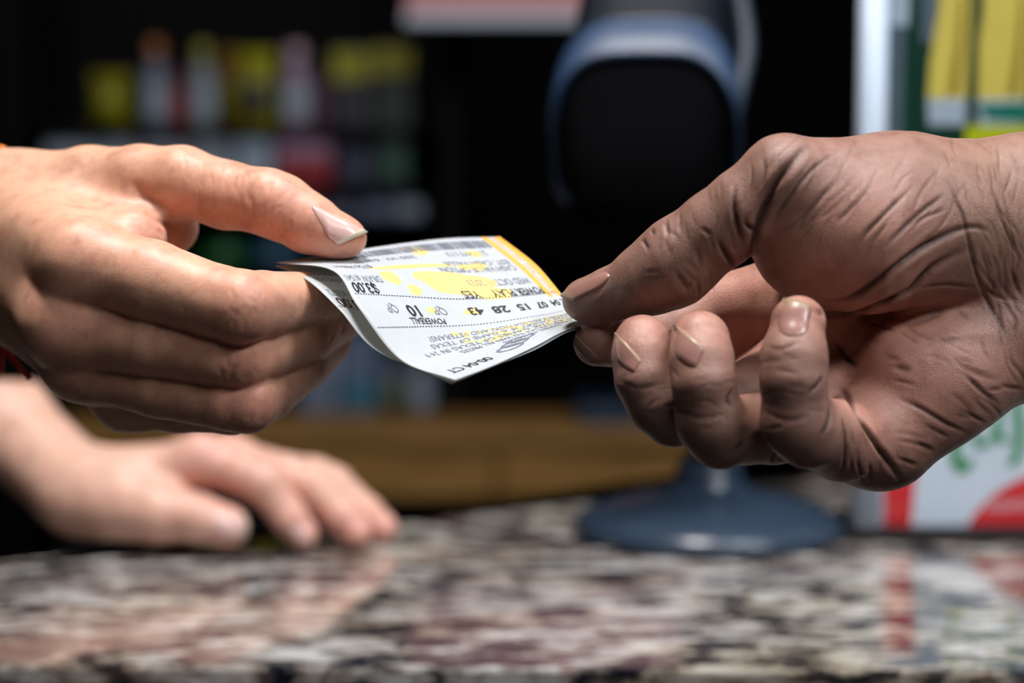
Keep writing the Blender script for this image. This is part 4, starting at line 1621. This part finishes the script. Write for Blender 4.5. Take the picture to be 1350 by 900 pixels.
carton(418, 440, 100, 'A', (.06, .01, .03), (.10, .02, .05), 'thin plum carton right of the pink bottle')
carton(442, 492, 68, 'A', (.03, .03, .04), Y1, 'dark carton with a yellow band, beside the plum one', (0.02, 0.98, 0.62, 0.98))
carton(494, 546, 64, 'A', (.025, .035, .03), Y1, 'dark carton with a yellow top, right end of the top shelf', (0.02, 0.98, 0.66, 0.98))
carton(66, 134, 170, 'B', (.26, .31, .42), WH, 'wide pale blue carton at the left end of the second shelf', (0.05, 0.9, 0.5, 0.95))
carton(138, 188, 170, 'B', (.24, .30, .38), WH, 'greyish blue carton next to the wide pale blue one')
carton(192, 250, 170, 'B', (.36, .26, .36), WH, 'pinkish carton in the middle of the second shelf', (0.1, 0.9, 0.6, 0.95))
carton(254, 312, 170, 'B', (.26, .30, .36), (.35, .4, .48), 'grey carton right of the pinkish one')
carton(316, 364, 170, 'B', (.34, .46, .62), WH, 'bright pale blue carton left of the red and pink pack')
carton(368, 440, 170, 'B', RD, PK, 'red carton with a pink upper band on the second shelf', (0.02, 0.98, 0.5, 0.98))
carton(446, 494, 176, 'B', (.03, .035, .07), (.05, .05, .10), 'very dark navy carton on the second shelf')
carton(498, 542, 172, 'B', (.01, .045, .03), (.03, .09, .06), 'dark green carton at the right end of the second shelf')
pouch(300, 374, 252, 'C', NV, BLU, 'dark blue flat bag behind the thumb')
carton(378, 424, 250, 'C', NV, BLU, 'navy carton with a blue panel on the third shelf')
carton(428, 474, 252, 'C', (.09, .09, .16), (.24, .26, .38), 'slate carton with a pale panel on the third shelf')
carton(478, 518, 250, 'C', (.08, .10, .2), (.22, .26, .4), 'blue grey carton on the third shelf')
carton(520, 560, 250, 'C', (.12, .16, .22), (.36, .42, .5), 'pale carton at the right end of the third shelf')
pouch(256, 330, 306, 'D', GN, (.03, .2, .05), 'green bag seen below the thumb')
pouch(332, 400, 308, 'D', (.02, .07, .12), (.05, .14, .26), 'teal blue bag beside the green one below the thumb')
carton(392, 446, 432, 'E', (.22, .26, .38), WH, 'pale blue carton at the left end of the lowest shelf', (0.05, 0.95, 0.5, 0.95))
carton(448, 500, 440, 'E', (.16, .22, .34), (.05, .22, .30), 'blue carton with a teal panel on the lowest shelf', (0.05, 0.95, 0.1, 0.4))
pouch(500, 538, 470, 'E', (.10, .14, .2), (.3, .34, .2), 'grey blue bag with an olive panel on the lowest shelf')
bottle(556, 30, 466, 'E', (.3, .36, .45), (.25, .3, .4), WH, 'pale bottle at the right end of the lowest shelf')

# wooden cabinet standing in front of the rack, below the goods
CD = 2.15
cz = W(675, 562, CD)[2]
cy = W(675, 562, CD)[1]
cx0, cx1 = W(60, 560, CD)[0], W(960, 560, CD)[0]
cabn = empty('wooden_cabinet', ((cx0 + cx1) / 2, cy + 0.1, 0), 'low honey brown wooden cabinet behind the counter', 'cabinet')
box('cabinet_top', (cx0, cy - 0.01, cz - 0.02), (cx1, cy + 0.13, cz), WOOD, cabn, bevel=0.002)
box('cabinet_body', (cx0 + 0.01, cy + 0.012, 0.0), (cx1 - 0.01, cy + 0.125, cz - 0.02), SHB, cabn)
nd = 3
for i in range(nd):
    a = cx0 + 0.012 + (cx1 - cx0 - 0.024) * i / nd
    b = cx0 + 0.012 + (cx1 - cx0 - 0.024) * (i + 1) / nd
    dr = box('drawer', (a + 0.002, cy, cz - 0.078), (b - 0.002, cy + 0.014, cz - 0.022), WOOD, cabn, bevel=0.002)
    box('door', (a + 0.002, cy, 0.05), (b - 0.002, cy + 0.014, cz - 0.084), SHB, cabn, bevel=0.002)

# dark blue box on the cabinet, green boxes in the dark middle
b0, b1 = W(765, 575, CD), W(905, 545, CD)
e = empty('storage_box', ((b0[0] + b1[0]) / 2, cy + 0.06, cz), 'dark blue storage box on the right end of the cabinet', 'box')
box('box_body', (b0[0], cy + 0.005, cz), (b1[0], cy + 0.11, cz + 0.014), pmat((.02, .05, .10)), e, bevel=0.002)
box('box_lid', (b0[0] - .003, cy + 0.002, cz + 0.014), (b1[0] + .003, cy + 0.113, cz + 0.020), pmat((.02, .05, .10)), e, bevel=0.002)

# header sign high at the back
h0, h1 = W(536, -30, 2.2), W(900, 30, 2.2)
hs = empty('header_sign', ((h0[0] + h1[0]) / 2, h0[1], h1[2]), 'pinkish red header sign with a white lower rim, top of view', 'sign')
box('sign_face', (h0[0], h0[1], h1[2] + 0.012), (h1[0], h0[1] + 0.03, h1[2] + 0.12), mat('faded_red_face', (.55, .22, .22), .4), hs, bevel=0.002)
box('lower_rim', (h0[0] - .002, h0[1] - 0.004, h1[2]), (h1[0] + .002, h0[1] + 0.034, h1[2] + 0.012), mat('white_rim', (.55, .6, .68), .4), hs, bevel=0.002)
for fx in (0.15, 0.85):
    xx = h0[0] + (h1[0] - h0[0]) * fx
    v, f = tube([(xx, h0[1] + 0.015, h1[2] + 0.115), (xx, h0[1] + 0.015, RZ)], 0.003, 8)
    build('hanging_rod', v, f, BLACK, hs)
